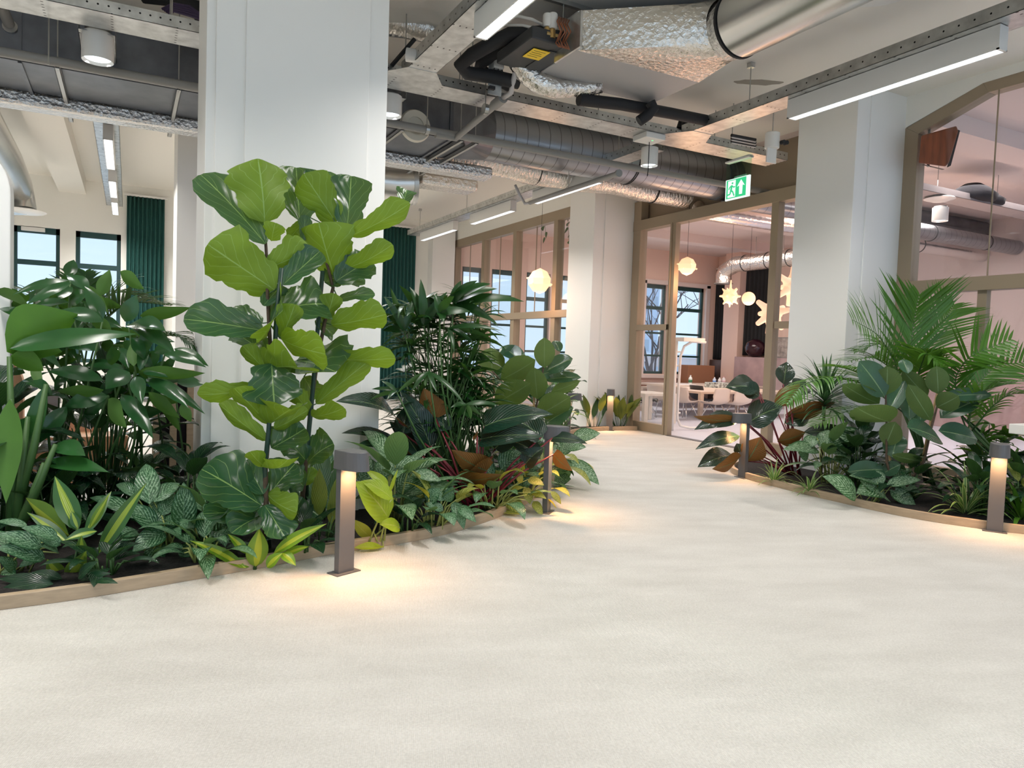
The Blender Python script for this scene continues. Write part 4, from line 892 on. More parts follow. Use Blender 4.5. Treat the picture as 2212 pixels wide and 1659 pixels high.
# ------------------------------------------------------------------ leaves and plants
def leaf_mat(name, top, under, kind='plain', accent=(.35,.48,.12), rough=.28, trans=.22, tcol=None, vn=9, thr=.93):
    m = bpy.data.materials.new(name); m.use_nodes = True; nt = m.node_tree; L = nt.links.new; p = nt.nodes['Principled BSDF']; out = nt.nodes['Material Output']
    uv = N(nt,'ShaderNodeUVMap'); sp = N(nt,'ShaderNodeSeparateXYZ'); L(uv.outputs[0], sp.inputs[0])
    def M_(op, a, b=None, c=None):
        n = N(nt,'ShaderNodeMath',operation=op)
        for i, x in enumerate((a,b,c)):
            if x is None: continue
            if isinstance(x,(int,float)): n.inputs[i].default_value = x
            else: L(x, n.inputs[i])
        return n.outputs[0]
    au = M_('ABSOLUTE', M_('SUBTRACT', sp.outputs[0], .5))
    ob = N(nt,'ShaderNodeTexCoord')
    nz = N(nt,'ShaderNodeTexNoise'); nz.inputs['Scale'].default_value = 7; nz.inputs['Detail'].default_value = 3; L(ob.outputs['Object'], nz.inputs['Vector'])
    mid = M_('LESS_THAN', au, .012 if kind == 'vein' else .02)
    k = {'vein':1.1,'lat':.8,'silver':.9}.get(kind,.9)
    ph = M_('SUBTRACT', sp.outputs[1], M_('MULTIPLY', au, k)); sn = M_('SINE', M_('MULTIPLY', ph, vn*2*PI))
    geo = N(nt,'ShaderNodeNewGeometry')
    def mixc(f, a, b):
        n = N(nt,'ShaderNodeMix',data_type='RGBA')
        for i, x in ((6,a),(7,b)):
            if isinstance(x, tuple): n.inputs[i].default_value = (*x,1)
            else: L(x, n.inputs[i])
        if isinstance(f,(int,float)): n.inputs[0].default_value = f
        else: L(f, n.inputs[0])
        return n.outputs[2]
    lo = tuple(c*.75 for c in top); hi = tuple(min(1,c*1.35) for c in top)
    tcl = mixc(nz.outputs['Fac'], lo, hi); ucl = mixc(nz.outputs['Fac'], tuple(c*.8 for c in under), tuple(min(1,c*1.2) for c in under))
    if kind == 'vein':
        v = M_('MULTIPLY', M_('GREATER_THAN', sn, .988), .7); v = M_('MAXIMUM', v, mid); tcl = mixc(v, tcl, accent); ucl = mixc(v, ucl, tuple(min(1,c*1.15) for c in accent))
    elif kind == 'lat':
        tcl = mixc(mid, tcl, accent); ucl = mixc(mid, ucl, accent)
    elif kind == 'silver':
        n2 = N(nt,'ShaderNodeTexNoise'); n2.inputs['Scale'].default_value = 9; n2.inputs['Detail'].default_value = 4; n2.inputs['Distortion'].default_value = 1.2; L(uv.outputs[0], n2.inputs['Vector'])
        mpn = N(nt,'ShaderNodeMapping'); mpn.inputs['Scale'].default_value = (1,2.2,1); L(uv.outputs[0], mpn.inputs[0]); L(mpn.outputs[0], n2.inputs['Vector'])
        s_ = M_('ADD', M_('MULTIPLY', sn, .10), n2.outputs['Fac']); s_ = M_('SUBTRACT', s_, M_('MULTIPLY', M_('GREATER_THAN', au, .42), .3))
        f = N(nt,'ShaderNodeMapRange'); f.inputs[1].default_value = .50; f.inputs[2].default_value = .56; L(s_, f.inputs[0])
        tcl = mixc(f.outputs[0], tcl, accent); tcl = mixc(M_('MULTIPLY', mid, .5), tcl, accent)
    elif kind == 'stripe':
        n2 = N(nt,'ShaderNodeTexWave'); n2.inputs['Scale'].default_value = 4.2; n2.inputs['Distortion'].default_value = .6
        mpn = N(nt,'ShaderNodeMapping'); mpn.inputs['Scale'].default_value = (1,.03,1); L(uv.outputs[0], mpn.inputs[0]); L(mpn.outputs[0], n2.inputs['Vector'])
        f = M_('LESS_THAN', au, .17); tcl2 = mixc(M_('MULTIPLY', n2.outputs['Fac'], .75), accent, top); tcl = mixc(f, tcl, tcl2); ucl = mixc(f, ucl, tuple(c*.8 for c in accent))
    elif kind == 'edge':
        tcl = mixc(M_('GREATER_THAN', au, .30), tcl, accent); ucl = mixc(M_('GREATER_THAN', au, .30), ucl, accent)
    elif kind == 'ribs':
        tcl = mixc(M_('MULTIPLY', mid, .6), tcl, accent)
    col = mixc(geo.outputs['Backfacing'], tcl, ucl); L(col, p.inputs['Base Color'])
    rr = N(nt,'ShaderNodeMix'); rr.inputs[2].default_value = rough; rr.inputs[3].default_value = .6; L(geo.outputs['Backfacing'], rr.inputs[0]); L(rr.outputs[0], p.inputs['Roughness'])
    p.inputs['Specular IOR Level'].default_value = .5
    if kind in ('vein','lat','silver','ribs'):
        b = N(nt,'ShaderNodeBump'); b.inputs['Strength'].default_value = .12 if kind == 'vein' else .3; b.inputs['Distance'].default_value = .006; L(M_('ADD', sn, nz.outputs['Fac']), b.inputs['Height']); L(b.outputs[0], p.inputs['Normal'])
    t = N(nt,'ShaderNodeBsdfTranslucent'); t.inputs[0].default_value = (*(tcol or tuple(min(1,c*2.2) for c in under)),1)
    mx = N(nt,'ShaderNodeMixShader'); mx.inputs[0].default_value = trans; L(p.outputs[0], mx.inputs[1]); L(t.outputs[0], mx.inputs[2]); L(mx.outputs[0], out.inputs[0])
    return m
fig_l = leaf_mat('fig_leaf', (.022,.078,.038), (.15,.26,.018), 'vein', (.24,.38,.12), .24, .24, (.32,.50,.02), 4.5)
umb_l = leaf_mat('umbrella_leaf', (.016,.068,.022), (.06,.15,.025), 'plain', rough=.2, trans=.15, tcol=(.15,.35,.03))
dark_l = leaf_mat('shade_dark_leaf', (.009,.038,.016), (.03,.085,.018), 'ribs', (.05,.12,.04), rough=.25, trans=.12)  # leaf green darkened to deepen the shade inside the beds
palm_l = leaf_mat('palm_leaf', (.045,.14,.012), (.09,.20,.018), 'plain', rough=.35, trans=.2, tcol=(.14,.34,.03))
palm_d = leaf_mat('palm_leaf_dark', (.012,.054,.012), (.035,.10,.018), 'plain', rough=.33, trans=.14, tcol=(.08,.22,.02))
rub_l = leaf_mat('rubber_leaf', (.022,.075,.04), (.095,.16,.035), 'lat', (.16,.24,.09), .18, .16, (.2,.32,.04), 22)
rub_r = leaf_mat('rubber_leaf_pale', (.028,.085,.045), (.075,.135,.032), 'lat', (.18,.28,.13), .2, .14, (.2,.34,.08), 22)
phil_l = leaf_mat('red_philodendron_leaf', (.010,.036,.022), (.20,.085,.015), 'lat', (.10,.17,.07), .17, .08, (.25,.12,.02), 14)
sil_l = leaf_mat('silver_aglaonema_leaf', (.020,.085,.032), (.10,.20,.06), 'silver', (.22,.38,.22), .3, .15, None, 8)
sil_p = leaf_mat('pale_aglaonema_leaf', (.03,.10,.035), (.12,.22,.07), 'silver', (.34,.48,.30), .32, .15, None, 9)
yel_l = leaf_mat('yellowing_leaf', (.10,.16,.02), (.42,.38,.04), 'silver', (.48,.47,.13), .4, .25, None, 7)
lime_l = leaf_mat('lime_leaf', (.30,.42,.02), (.42,.46,.05), 'lat', (.5,.55,.12), .35, .3, (.7,.7,.05), 9)
corn_l = leaf_mat('corn_plant_leaf', (.03,.11,.035), (.11,.22,.03), 'stripe', (.46,.58,.06), .3, .2, (.4,.55,.04))
corn_y = leaf_mat('corn_plant_leaf_young', (.13,.27,.02), (.2,.33,.03), 'stripe', (.62,.66,.05), .3, .25, (.55,.65,.04))
spid_l = leaf_mat('spider_leaf', (.05,.15,.03), (.08,.18,.04), 'edge', (.45,.52,.20), .4, .2)
drac_l = leaf_mat('dracaena_leaf', (.02,.075,.028), (.04,.12,.035), 'edge', (.10,.19,.08), .33, .12)
stre_l = leaf_mat('paddle_leaf', (.02,.09,.022), (.07,.19,.02), 'plain', (.16,.28,.06), .22, .2, (.14,.36,.02), 18)
asp_l = leaf_mat('aspidistra_leaf', (.025,.08,.035), (.10,.15,.02), 'ribs', (.06,.12,.05), .3, .2, (.3,.34,.03))
bark_m = mat('brown_stem', (.075,.05,.03), .8, var=.4, vscale=30); gstem = mat('green_stem', (.05,.12,.03), .5); rstem = mat('red_stem', (.20,.018,.03), .4); cane_m = mat('dark_green_cane', (.012,.045,.03), .5); bam_m = mat('bamboo_cane', (.42,.28,.13), .6); ystem = mat('yellow_stem', (.32,.36,.10), .5)
def lerp_tab(v, T):
    for (a,x),(b,y) in zip(T,T[1:]):
        if v <= b: return x+(y-x)*(v-a)/(b-a)
    return T[-1][1]
PROF = {
 'ovate': lambda v: (math.sin(PI*min(1,v**.72))**.85 if v < 1 else 0),
 'fiddle': lambda v: lerp_tab(v, ((0,.10),(.06,.46),(.18,.68),(.34,.68),(.5,.79),(.68,1),(.84,.94),(.94,.62),(1,.14))),
 'ellip': lambda v: math.sin(PI*v)**.62 if 0 < v < 1 else 0,
 'lance': lambda v: math.sin(PI*v**.8)**1.0 if v < 1 else 0,
 'strap': lambda v: min(1,(.35+v*2.5))*(1-v**3.2),
 'blade': lambda v: (1-v**2)*(.55+.45*min(1,v*4)),
 'heart': lambda v: (math.sin(PI*min(1,(v*.92+.08)**.55))**.8 if v < 1 else 0),
}
KEEP = [(cx[0],cx[4],yc,yc+.82),(7.25,8.3,5.59,6.41),(7.25,8.3,10.8,11.62),(.56,1.8,10.8,11.6)]
def clear(p):
    for x0,x1,y0,y1 in KEEP:
        if x0-.01 < p.x < x1+.01 and y0-.01 < p.y < y1+.01:
            e = [(p.x-x0+.012,0),(x1-p.x+.012,1),(p.y-y0+.012,2)]
            k = min(e)[1]; p = Vector((x0-.012 if k == 0 else x1+.012 if k == 1 else p.x, y0-.012 if k == 2 else p.y, p.z))
    if p.x > 8.06 and p.y < 10.8: p = Vector((8.06,p.y,p.z))
    if p.z < .02: p = Vector((p.x,p.y,.02))
    return p
def leafp(mb, mid, nrm0, Wd, prof='ovate', fold=.15, wave=0, nu=2, rnd=0):
    """leaf along a list of midrib points; nrm0 = side that is the upper face"""
    n = len(mid)-1; rows = []; uvs = []; f = PROF[prof]; prev = None
    for i, p in enumerate(mid):
        v = i/n; t = (mid[min(i+1,n)]-mid[max(i-1,0)])
        if t.length < 1e-7: t = Vector((0,0,1))
        t.normalize(); nn = nrm0 if prev is None else prev; nn = nn-t*nn.dot(t)
        if nn.length < 1e-4: nn = Vector((t.z,0,-t.x))+Vector((0,.01,0)); nn -= t*nn.dot(t)
        nn.normalize(); prev = nn; s = t.cross(nn); w = f(v)*Wd/2*(1+(.06*math.sin(v*19+rnd)+.04*math.sin(v*41+2*rnd) if prof == 'fiddle' else 0)); r = []; u_ = []
        for j in range(-nu, nu+1):
            u = j/nu; wob = wave*Wd*math.sin(v*9+rnd+(1.7 if j > 0 else 0))*abs(u)
            r.append(p+s*(u*w)+nn*(fold*abs(u)**1.3*w+wob*f(v))); u_.append((.5+.5*u, v))
        rows.append([clear(q) for q in r]); uvs.append(u_)
    mb.grid(rows, uvs)
def arc(b, t, nrm, bend, n=8):
    d = t-b; L = d.length; return [b+d*(i/n)+nrm*(bend*L*4*(i/n)*(1-i/n)) for i in range(n+1)]
def droop(b, d, L, k, n=8, up=None):
    d = Vector(d).normalized(); p = Vector(b); out = [p.copy()]
    for i in range(n):
        d = (d+Vector((0,0,-k/n*(.5+i/n)))).normalized(); p = p+d*(L/n); out.append(p.copy())
    return out
RN = random.Random(7)
def hleaf(mb, b, t, wpx, side, D, dT=0.0, prof='ovate', bend=.06, fold=.15, wave=.03, n=8, upb=.6, nu=3):
    """leaf from pixel b to pixel t at view depth D (tip at D+dT); side T = upper face towards viewer, B = underside"""
    pb = DP(b[0],b[1],D); pt = DP(t[0],t[1],D+dT); vc = (EYEP-(pb+pt)/2).normalized(); d = (pt-pb).normalized()
    nn = (vc*.8+Vector((0,0,upb))) if side == 'T' else (-vc*.8+Vector((0,0,upb*.8)))
    nn += Vector((RN.uniform(-.25,.25),RN.uniform(-.25,.25),0)); nn -= d*nn.dot(d); nn.normalize()
    c = max(.45, abs(nn.dot((vc-d*vc.dot(d)).normalized()))); Wd = wpx*D/F/c
    leafp(mb, arc(pb,pt,nn,bend,n), nn, Wd, prof, fold, wave, nu, RN.uniform(0,6))
def gbase(x, y): return Vector((x,y,.045))
def plant(name, label, cat, base, group=None): return thing(name, label, cat, base, group)
# --- fiddle-leaf figs -------------------------------------------------------
def q3(x, y): return (400+x*.30139, 320+y*.30139)
D1_, D2_ = 4.45, 4.75
L1 = [((570,530),(520,75),370,'B',.0),((575,685),(112,190),235,'T',.12),((640,1015),(160,690),350,'B',-.15),((590,860),(900,715),200,'B',.1),((620,665),(645,535),130,'B',-.1),
 ((560,1310),(-10,1225),215,'T',-.2),((550,1255),(315,1165),110,'T',.1),((600,1340),(700,1165),190,'T',-.2),((680,1365),(785,1120),150,'B',-.1),((690,1370),(1005,1475),190,'B',-.25),
 ((612,1500),(370,1330),170,'T',.1),((592,1615),(412,1418),110,'B',-.1),((590,1580),(806,1570),170,'B',-.25),((620,1545),(640,1850),330,'T',-.12),((515,1712),(88,1765),125,'B',-.1),
 ((600,1980),(352,1722),130,'B',-.25),((600,1980),(755,1872),180,'B',-.25),((638,2010),(880,1875),115,'B',.1),((580,2092),(240,1832),120,'B',.05),((620,2150),(862,2010),240,'T',.1),
 ((590,2292),(465,2175),90,'B',-.2),((590,2292),(735,2232),90,'B',-.2),((545,2560),(118,2300),330,'T',-.1),((560,2480),(430,2240),170,'T',.1),((590,2500),(790,2260),220,'T',.1),
 ((540,2600),(130,2620),150,'T',-.2),((590,2480),(800,2610),150,'B',-.1),((570,2560),(720,2800),190,'T',-.1),((700,980),(965,740),170,'T',.15),((690,1155),(1010,1120),270,'T',.2),((560,1130),(690,985),120,'T',.15),((560,2640),(330,2760),190,'T',-.25)]
L2 = [((820,520),(795,140),270,'T',.1),((1080,530),(850,185),240,'B',-.1),((1160,575),(1190,200),240,'T',.1),((1060,500),(950,160),220,'T',.15),((1180,630),(1610,395),150,'B',-.05),((1560,400),(1590,300),120,'T',.05),
 ((1072,930),(955,535),330,'B',-.2),((1150,862),(1485,690),140,'B',-.1),((1080,955),(1330,800),200,'T',.1),((1000,960),(1240,900),200,'T',.15),((1000,1235),(1065,1040),130,'B',-.1),((1050,1265),(1440,1190),190,'B',-.05),
 ((1100,1085),(1360,1050),75,'T',0),((800,1520),(1078,1605),260,'T',-.2),((1040,1510),(1505,1505),130,'B',-.15),((940,1832),(1315,1525),150,'B',-.05),((905,1920),(775,1742),110,'B',-.2),((905,1920),(1140,1862),110,'B',-.2),
 ((860,2235),(690,2070),180,'T',-.1),((880,2255),(1065,2120),190,'T',0),((850,2425),(730,2320),150,'T',-.1),((860,2420),(900,2280),110,'B',0),((880,490),(740,655),90,'B',.1),((850,660),(860,480),80,'T',0),((930,1240),(1060,1340),120,'T',.1),((850,1640),(930,1800),160,'T',.15),((840,2500),(760,2650),170,'T',0),((840,2560),(960,2640),150,'T',0)]
def fig(name, label, stem_px, D, leaves, cane_px, base_px):
    base = FL(base_px[0],base_px[1],.045); Db = (base-EYEP).dot(FW); t = plant(name, label, 'plant', tuple(base))
    pts = [base]+[DP(*q3(*p), D) for p in stem_px]; MB().tube(pts, [.017]+[.016-.009*i/len(pts) for i in range(len(pts)-1)], 8).build('stem', bark_m, t, smooth=True)
    if cane_px: MB().tube([base+Vector((.03,.02,0))]+[DP(*q3(*p), D-.02) for p in cane_px], .014, 8).build('support_cane', cane_m, t, smooth=True)
    m = MB()
    for b_, t_, w, s_, dT in leaves: hleaf(m, q3(*b_), q3(*t_), w*.30139*1.22, s_, D+RN.uniform(-.05,.05), dT, 'fiddle', RN.uniform(-.02,.10) if s_ == 'T' else RN.uniform(-.1,.02), RN.uniform(.2,.55), .07, 18, .6, 4)
    m.build('foliage', fig_l, t, smooth=True)
    s_ = MB()
    for b_, t_, w, sd, dT in leaves:
        pb = DP(*q3(*b_), D); best = min((DP(*q3(*p), D) for p in stem_px), key=lambda v: (v-pb).length)
        if .01 < (best-pb).length < .35: s_.tube([best, pb], .004, 6)
    if s_.v: s_.build('leaf_stalks', gstem, t, smooth=True)
fig('fiddle_leaf_fig', 'tallest fiddle-leaf fig, left of the pair before the white column', [(580,2560),(575,2300),(600,2000),(615,1750),(615,1500),(600,1250),(590,1050),(585,800),(570,560)], D1_, L1, [(570,2300),(600,2000),(640,1500),(655,1200),(690,860)], (572,1186))
fig('fiddle_leaf_fig', 'fiddle-leaf fig on the right, half behind the left one', [(840,2500),(870,2200),(900,1850),(950,1500),(1000,1250),(1060,1000),(1000,760),(860,640),(1160,580)][:7]+[(1100,600)], D2_, L2, [(870,2200),(905,1850),(945,1350),(985,880)], (655,1140))
# --- umbrella plant and giant paddle leaf at left ---------------------------------
def qa(x, y): return (x/4.148, 560+y/4.148)
US = [((1160,1010),(945,1165),180,'T',-.1),((1220,1050),(1275,1300),130,'T',-.15),((1310,1070),(1690,1335),120,'T',-.15),((1320,1050),(1840,1390),110,'T',-.05),((1260,1000),(1840,1020),120,'B',0),((1280,1010),(1510,1060),75,'T',0),((1170,1000),(750,960),65,'T',.05),((1200,960),(1180,740),100,'B',.1),((1250,1000),(1310,690),95,'T',.1),
 ((970,1225),(560,1330),150,'T',-.1),((600,1320),(330,1660),150,'T',-.1),((930,1170),(505,1180),110,'B',.1),((970,1250),(1135,1510),140,'B',-.15),((1090,1210),(1375,1610),150,'T',-.15),((950,1260),(735,1450),100,'T',0),((930,1090),(425,1005),130,'T',.1),
 ((1330,1190),(1615,1425),120,'B',.05),((1620,1300),(1715,1460),95,'B',.05),((930,560),(515,460),125,'T',-.05),((920,545),(755,240),130,'T',0),((790,280),(595,138),110,'T',.05),((890,330),(985,90),120,'B',.05),((1120,560),(1225,315),150,'T',0),((1250,510),(1715,430),120,'B',0),((1150,590),(1485,645),130,'T',-.1),((1200,600),(1575,860),130,'T',-.1),
 ((620,190),(110,320),75,'T',-.1),((640,210),(235,410),85,'T',-.15),((645,240),(475,375),110,'T',-.1),((1075,108),(1292,270),120,'B',0),((630,400),(795,295),130,'T',0),((620,385),(270,440),65,'T',0),((300,560),(505,475),60,'T',0),((315,540),(335,430),60,'T',0),((225,580),(85,750),115,'T',-.1),((1060,800),(1155,980),120,'T',-.1),((1470,850),(1850,970),100,'T',-.05),((1560,800),(1870,960),100,'T',0),((1330,640),(1290,880),120,'T',0),((500,600),(90,480),110,'T',.1),((480,620),(700,470),110,'T',.1),((180,520),(0,440),90,'T',.1),((1000,780),(1000,950),110,'T',.1),((880,820),(520,780),110,'T',.1),((1180,700),(1290,900),110,'T',.05)]
Du = 4.85; ub = FL(235,1118,.045); t = plant('umbrella_plant', 'big glossy umbrella plant with drooping fingered leaves at left', 'plant', tuple(ub)); m = MB(); hubs = [(1200,1010),(970,1220),(920,550),(630,200),(1150,580),(300,560),(1280,1180),(1480,850),(1060,790),(630,400),(200,560),(1230,690)]
for b_, t_, w, s_, dT in US: hleaf(m, qa(*b_), qa(*t_), w/4.148, s_, Du+RN.uniform(-.2,.15), dT, 'lance', .08 if s_ == 'T' else -.06, .2, .035, 9)
for i in range(84):                            # inner leaflets deeper in the plant
    hx, hy = hubs[i % len(hubs)]; a = RN.uniform(0,2*PI); L = RN.uniform(220,420); hx += RN.uniform(-150,150); hy += RN.uniform(-40,260)
    hleaf(m, qa(hx,hy), qa(hx+L*math.cos(a),hy+.6*L*math.sin(a)+60), RN.uniform(80,120)/4.148, RN.choice('TTB'), Du+RN.uniform(.15,.5), RN.uniform(-.1,.1), 'lance', .08, .2, .03)
for i in range(46):
    hx, hy = RN.uniform(-20,150), RN.uniform(625,830); a = RN.uniform(0,2*PI); L = RN.uniform(45,85)
    hleaf(m, (hx,hy), (hx+L*math.cos(a),hy+.6*L*math.sin(a)+14), RN.uniform(16,26), RN.choice('TTB'), Du+RN.uniform(-.1,.5), RN.uniform(-.15,.1), 'lance', .08, .2, .03)
m.build('foliage', umb_l, t, smooth=True); m = MB()
for i, h in enumerate(hubs):
    e = DP(*qa(*h), Du); b_ = ub+Vector((RN.uniform(-.35,.45),RN.uniform(-.05,.35),0)); m.tube([b_, b_.lerp(e,.5)+Vector((RN.uniform(-.05,.05),RN.uniform(-.05,.05),.08)), e], [.012,.009,.006], 6)
for i in range(10): x_ = RN.uniform(90,400); e = DP(x_,RN.uniform(830,880),Du+RN.uniform(.1,.4)); b_ = FL(x_+RN.uniform(-50,40),RN.uniform(1060,1100),.045); m.tube([b_, e], [.010,.006], 6)
m.build('stems', gstem, t, smooth=True)
pb = FL(22,1190,.045); t = plant('paddle_leaf_plant', 'plant with huge paddle-shaped leaves cut off by the left edge', 'plant', tuple(pb)); m = MB(); Dp = 4.35
hleaf(m, qa(60,830), qa(700,490), 118, 'B', Dp, .25, 'lance', -.02, .35, .03, 10); m2 = None
for b_, t_, w, s_, dT in (((85,800),(1225,670),36,'T',.2),((90,810),(560,830),46,'B',.2),((100,860),(390,1000),40,'B',.1)): hleaf(m, qa(*b_), qa(*t_), w*1.15, s_, Dp, dT, 'ovate', .05, .2, .03, 10)
hleaf(m, (22,862), (13,1088), 52, 'B', Dp-.1, -.1, 'lance', .03, .12, .01, 10); hleaf(m, (60,900), (-30,1060), 60, 'T', Dp+.1, 0, 'lance', .05, .15, .02); hleaf(m, (100,830), (55,1010), 34, 'T', Dp+.1, 0, 'lance', .05, .2, .02); hleaf(m, (120,960), (185,985), 40, 'T', Dp+.1, -.1, 'lance'); hleaf(m, (95,1000), (235,1020), 34, 'T', Dp+.1, -.1, 'lance')
m.build('foliage', stre_l, t, smooth=True); m = MB()
for tp in ((20,770),(24,862),(60,900),(100,830),(120,960),(95,1000)): e = DP(*tp,Dp); m.tube([pb+Vector((RN.uniform(-.03,.03),RN.uniform(0,.06),0)), pb.lerp(e,.6)+Vector((.01,0,.02)), e], [.03,.022,.013], 8)
m.build('stalks', gstem, t, smooth=True)
# --- pinnate palms -------------------------------------------------------
def frond(mb, rach, pts, Lf, Wf, nl=26, spread=.75, lift=.25, start=.18, nrm=None, dr=.5):
    n = len(pts)-1; rach.tube(pts, [.008*(1-.75*i/n) for i in range(n+1)], 6); 
    def at(v): i = min(int(v*n), n-1); return pts[i].lerp(pts[i+1], v*n-i), (pts[i+1]-pts[i]).normalized()
    nn = nrm or Vector((0,0,1))
    for k in range(nl):
        v = start+(1-start)*k/(nl-1); p, t_ = at(min(v,.999)); s_ = t_.cross(nn).normalized(); u_ = s_.cross(t_).normalized(); L = Lf*(math.sin(PI*min(1,.16+.80*(v-start)/(1-start)))**.7)
        for sg in (-1,1):
            d = (t_*(1-spread*.55)+s_*sg*spread+u_*lift+Vector((RN.uniform(-.06,.06),RN.uniform(-.06,.06),RN.uniform(-.06,.06)))).normalized()
            leafp(mb, droop(p, d, L*RN.uniform(.9,1.05), dr, 5), u_, Wf, 'blade', .2, 0, 1)
def palm(name, label, base, fr, mt, Lf, Wf, D, nl=26, stems=True, **k):
    t = plant(name, label, 'plant', tuple(base)); m = MB(); r = MB()
    for f in fr:
        pts = [DP(x,y,D+d) for x,y,d in f[0]]; kk = dict(k); kk.update(f[1] if len(f) > 1 else {})
        L_ = kk.pop('Lf', Lf); W_ = kk.pop('Wf', Wf); n_ = kk.pop('nl', nl)
        P_ = []
        for i in range(len(pts)-1):
            for j in range(5): P_.append(pts[i].lerp(pts[i+1], j/5))
        P_.append(pts[-1]); 
        for _ in range(2): P_ = [P_[0]]+[(P_[i-1]+P_[i]*2+P_[i+1])/4 for i in range(1,len(P_)-1)]+[P_[-1]]
        r.tube([base+Vector((RN.uniform(-.04,.04),RN.uniform(-.04,.04),0)), base.lerp(P_[0],.6)+Vector((0,0,.03)), P_[0]], [.014,.011,.008], 6); frond(m, r, P_, L_, W_, n_, **kk)
    m.build('fronds', mt, t, smooth=True); r.build('stems', gstem, t, smooth=True)
vN = (-FW+Vector((0,0,.7))).normalized()
kb = FL(1985,1072,.045); Dk = 6.6; kb = Vector((7.6,4.7,.045)); Dk = 7.55
palm('kentia_palm', 'tallest feathery palm in the right bed, standing against the column', kb, [
 ([(1960,860,0),(1965,780,0),(1972,700,0),(1985,640,-.1)], dict(Lf=.75,nl=22,nrm=vN,spread=.55,lift=.1,dr=.05,Wf=.036)),
 ([(1950,860,0),(1935,780,-.1),(1895,720,-.3),(1840,690,-.5)], dict(Lf=.55,nl=26,nrm=vN,spread=.8,dr=.5)),
 ([(1955,870,0),(1930,800,.1),(1890,770,.1),(1830,780,0)], dict(Lf=.5,spread=.8,dr=.6)),
 ([(1970,860,0),(2000,760,.1),(2035,700,.2),(2060,660,.3)], dict(Lf=.55,nrm=vN,spread=.6,dr=.2)),
 ([(1960,870,0),(1990,790,-.3),(2000,760,-.5),(2040,790,-.7)], dict(Lf=.40,dr=.6,Wf=.035)),
 ([(1950,880,0),(1900,840,-.2),(1850,800,-.4),(1800,790,-.6)], dict(Lf=.45,dr=.8)),
 ([(1950,890,0),(1870,828,-.4),(1790,812,-.6),(1730,832,-.8),(1700,870,-.9)], dict(Lf=.36,dr=1.3,nl=26)),
 ([(1950,880,0),(1880,880,-.3),(1820,890,-.5),(1760,920,-.6)], dict(Lf=.36,dr=.8)),
 ([(1960,890,0),(1930,760,.2),(1900,740,.3),(1850,760,.3)], dict(Lf=.45,dr=.7))], palm_l, .5, .027, Dk, nl=24)
kb2 = Vector((7.75,3.75,.045))
palm('kentia_palm', 'feathery palm at the right edge spreading over the white table', kb2, [
 ([(2080,900,0),(2060,820,0),(2090,770,-.2),(2180,735,-.4)], dict(Lf=.45,nrm=vN,spread=.75,dr=.15,Wf=.032)),
 ([(2090,910,0),(2110,830,.1),(2150,790,.1),(2230,780,.2)], dict(Lf=.42,nrm=vN,spread=.75,dr=.2,Wf=.032)),
 ([(2085,920,0),(2050,830,.2),(2020,790,.2),(2000,760,.2)], dict(Lf=.35,dr=.5)),
 ([(2100,930,0),(2140,880,-.2),(2180,850,-.3),(2240,850,-.4)], dict(Lf=.35,dr=.9,Wf=.03)),
 ([(2090,940,0),(2100,870,-.1),(2130,840,-.2),(2220,820,-.3)], dict(Lf=.35,dr=.7))], palm_l, .4, .026, 7.0, nl=22)
lb = FL(150,1085,.045); lb = Vector((-.55,6.0,.045))
palm('kentia_palm', 'feathery palm behind the umbrella plant at left', lb, [
 ([(160,800,0),(150,700,0),(90,640,0),(0,650,0)], dict(Lf=.38,dr=.5)), ([(190,800,0),(220,690,0),(280,650,0),(370,660,0)], dict(Lf=.42,dr=.45)), ([(180,800,0),(200,680,0),(250,625,.1),(330,650,.2)], dict(Lf=.45,dr=.6)),
 ([(150,820,0),(90,740,0),(40,690,0),(-30,710,0)], dict(Lf=.40,dr=.8)), ([(220,820,0),(300,740,0),(380,720,0),(440,760,0)], dict(Lf=.35,dr=.9)), ([(170,800,0),(175,690,0),(180,640,0),(185,590,0)], dict(Lf=.30,dr=.3,nrm=vN))], palm_d, .4, .03, 5.6, nl=26)
# --- fan palms (lady palm) -------------------------------------------------------
def fan(m, p, d, n, L, Wd, dr, rnd=.1, spread=1.5):
    d = Vector(d).normalized(); s_ = d.cross(Vector((0,0,1))); s_ = s_.normalized() if s_.length > .05 else Vector((1,0,0)); u_ = s_.cross(d)
    for k in range(n):
        a = (k/(n-1)-.5)*2*spread; dd_ = (d*math.cos(a)+s_*math.sin(a)+u_*(.25*math.cos(a)+RN.uniform(-rnd,rnd))).normalized(); leafp(m, droop(p, dd_, L*RN.uniform(.8,1.05), dr, 6), u_, Wd*RN.uniform(.8,1.1), 'strap', .18, 0, 1)
def qr(x, y): return (800+x/4.148, 560+y/4.148)
rb = FL(935,1092,.045); rb = Vector((2.35,5.55,.045)); Dr = (rb-EYEP).dot(FW)
t = plant('lady_palm', 'dense dark lady palm right of the white column', 'plant', tuple(rb)); m = MB(); st = MB()
HF = [((745,390),[(815,190),(960,190),(1080,220),(1140,265),(1380,380),(860,550),(1110,565)],85,.1),((480,590),[(255,230),(350,245),(450,175),(570,310),(600,300),(690,290),(300,520)],85,.15),((520,1010),[(240,1200),(370,1190),(490,1140),(600,1200),(850,1310)],45,-.2),((860,1300),[(780,1430),(990,1400),(1140,1305),(900,1430),(720,1330)],45,-.25),((620,480),[(580,310),(650,560),(900,470),(750,330)],75,-.1),((700,620),[(900,720),(1170,640),(1080,710),(750,830),(950,780)],45,0),((230,1180),[(10,1165),(100,1090),(0,1260),(150,1260)],40,-.62),((300,640),[(120,330),(180,250),(130,480),(400,330),(110,640)],70,.1)]
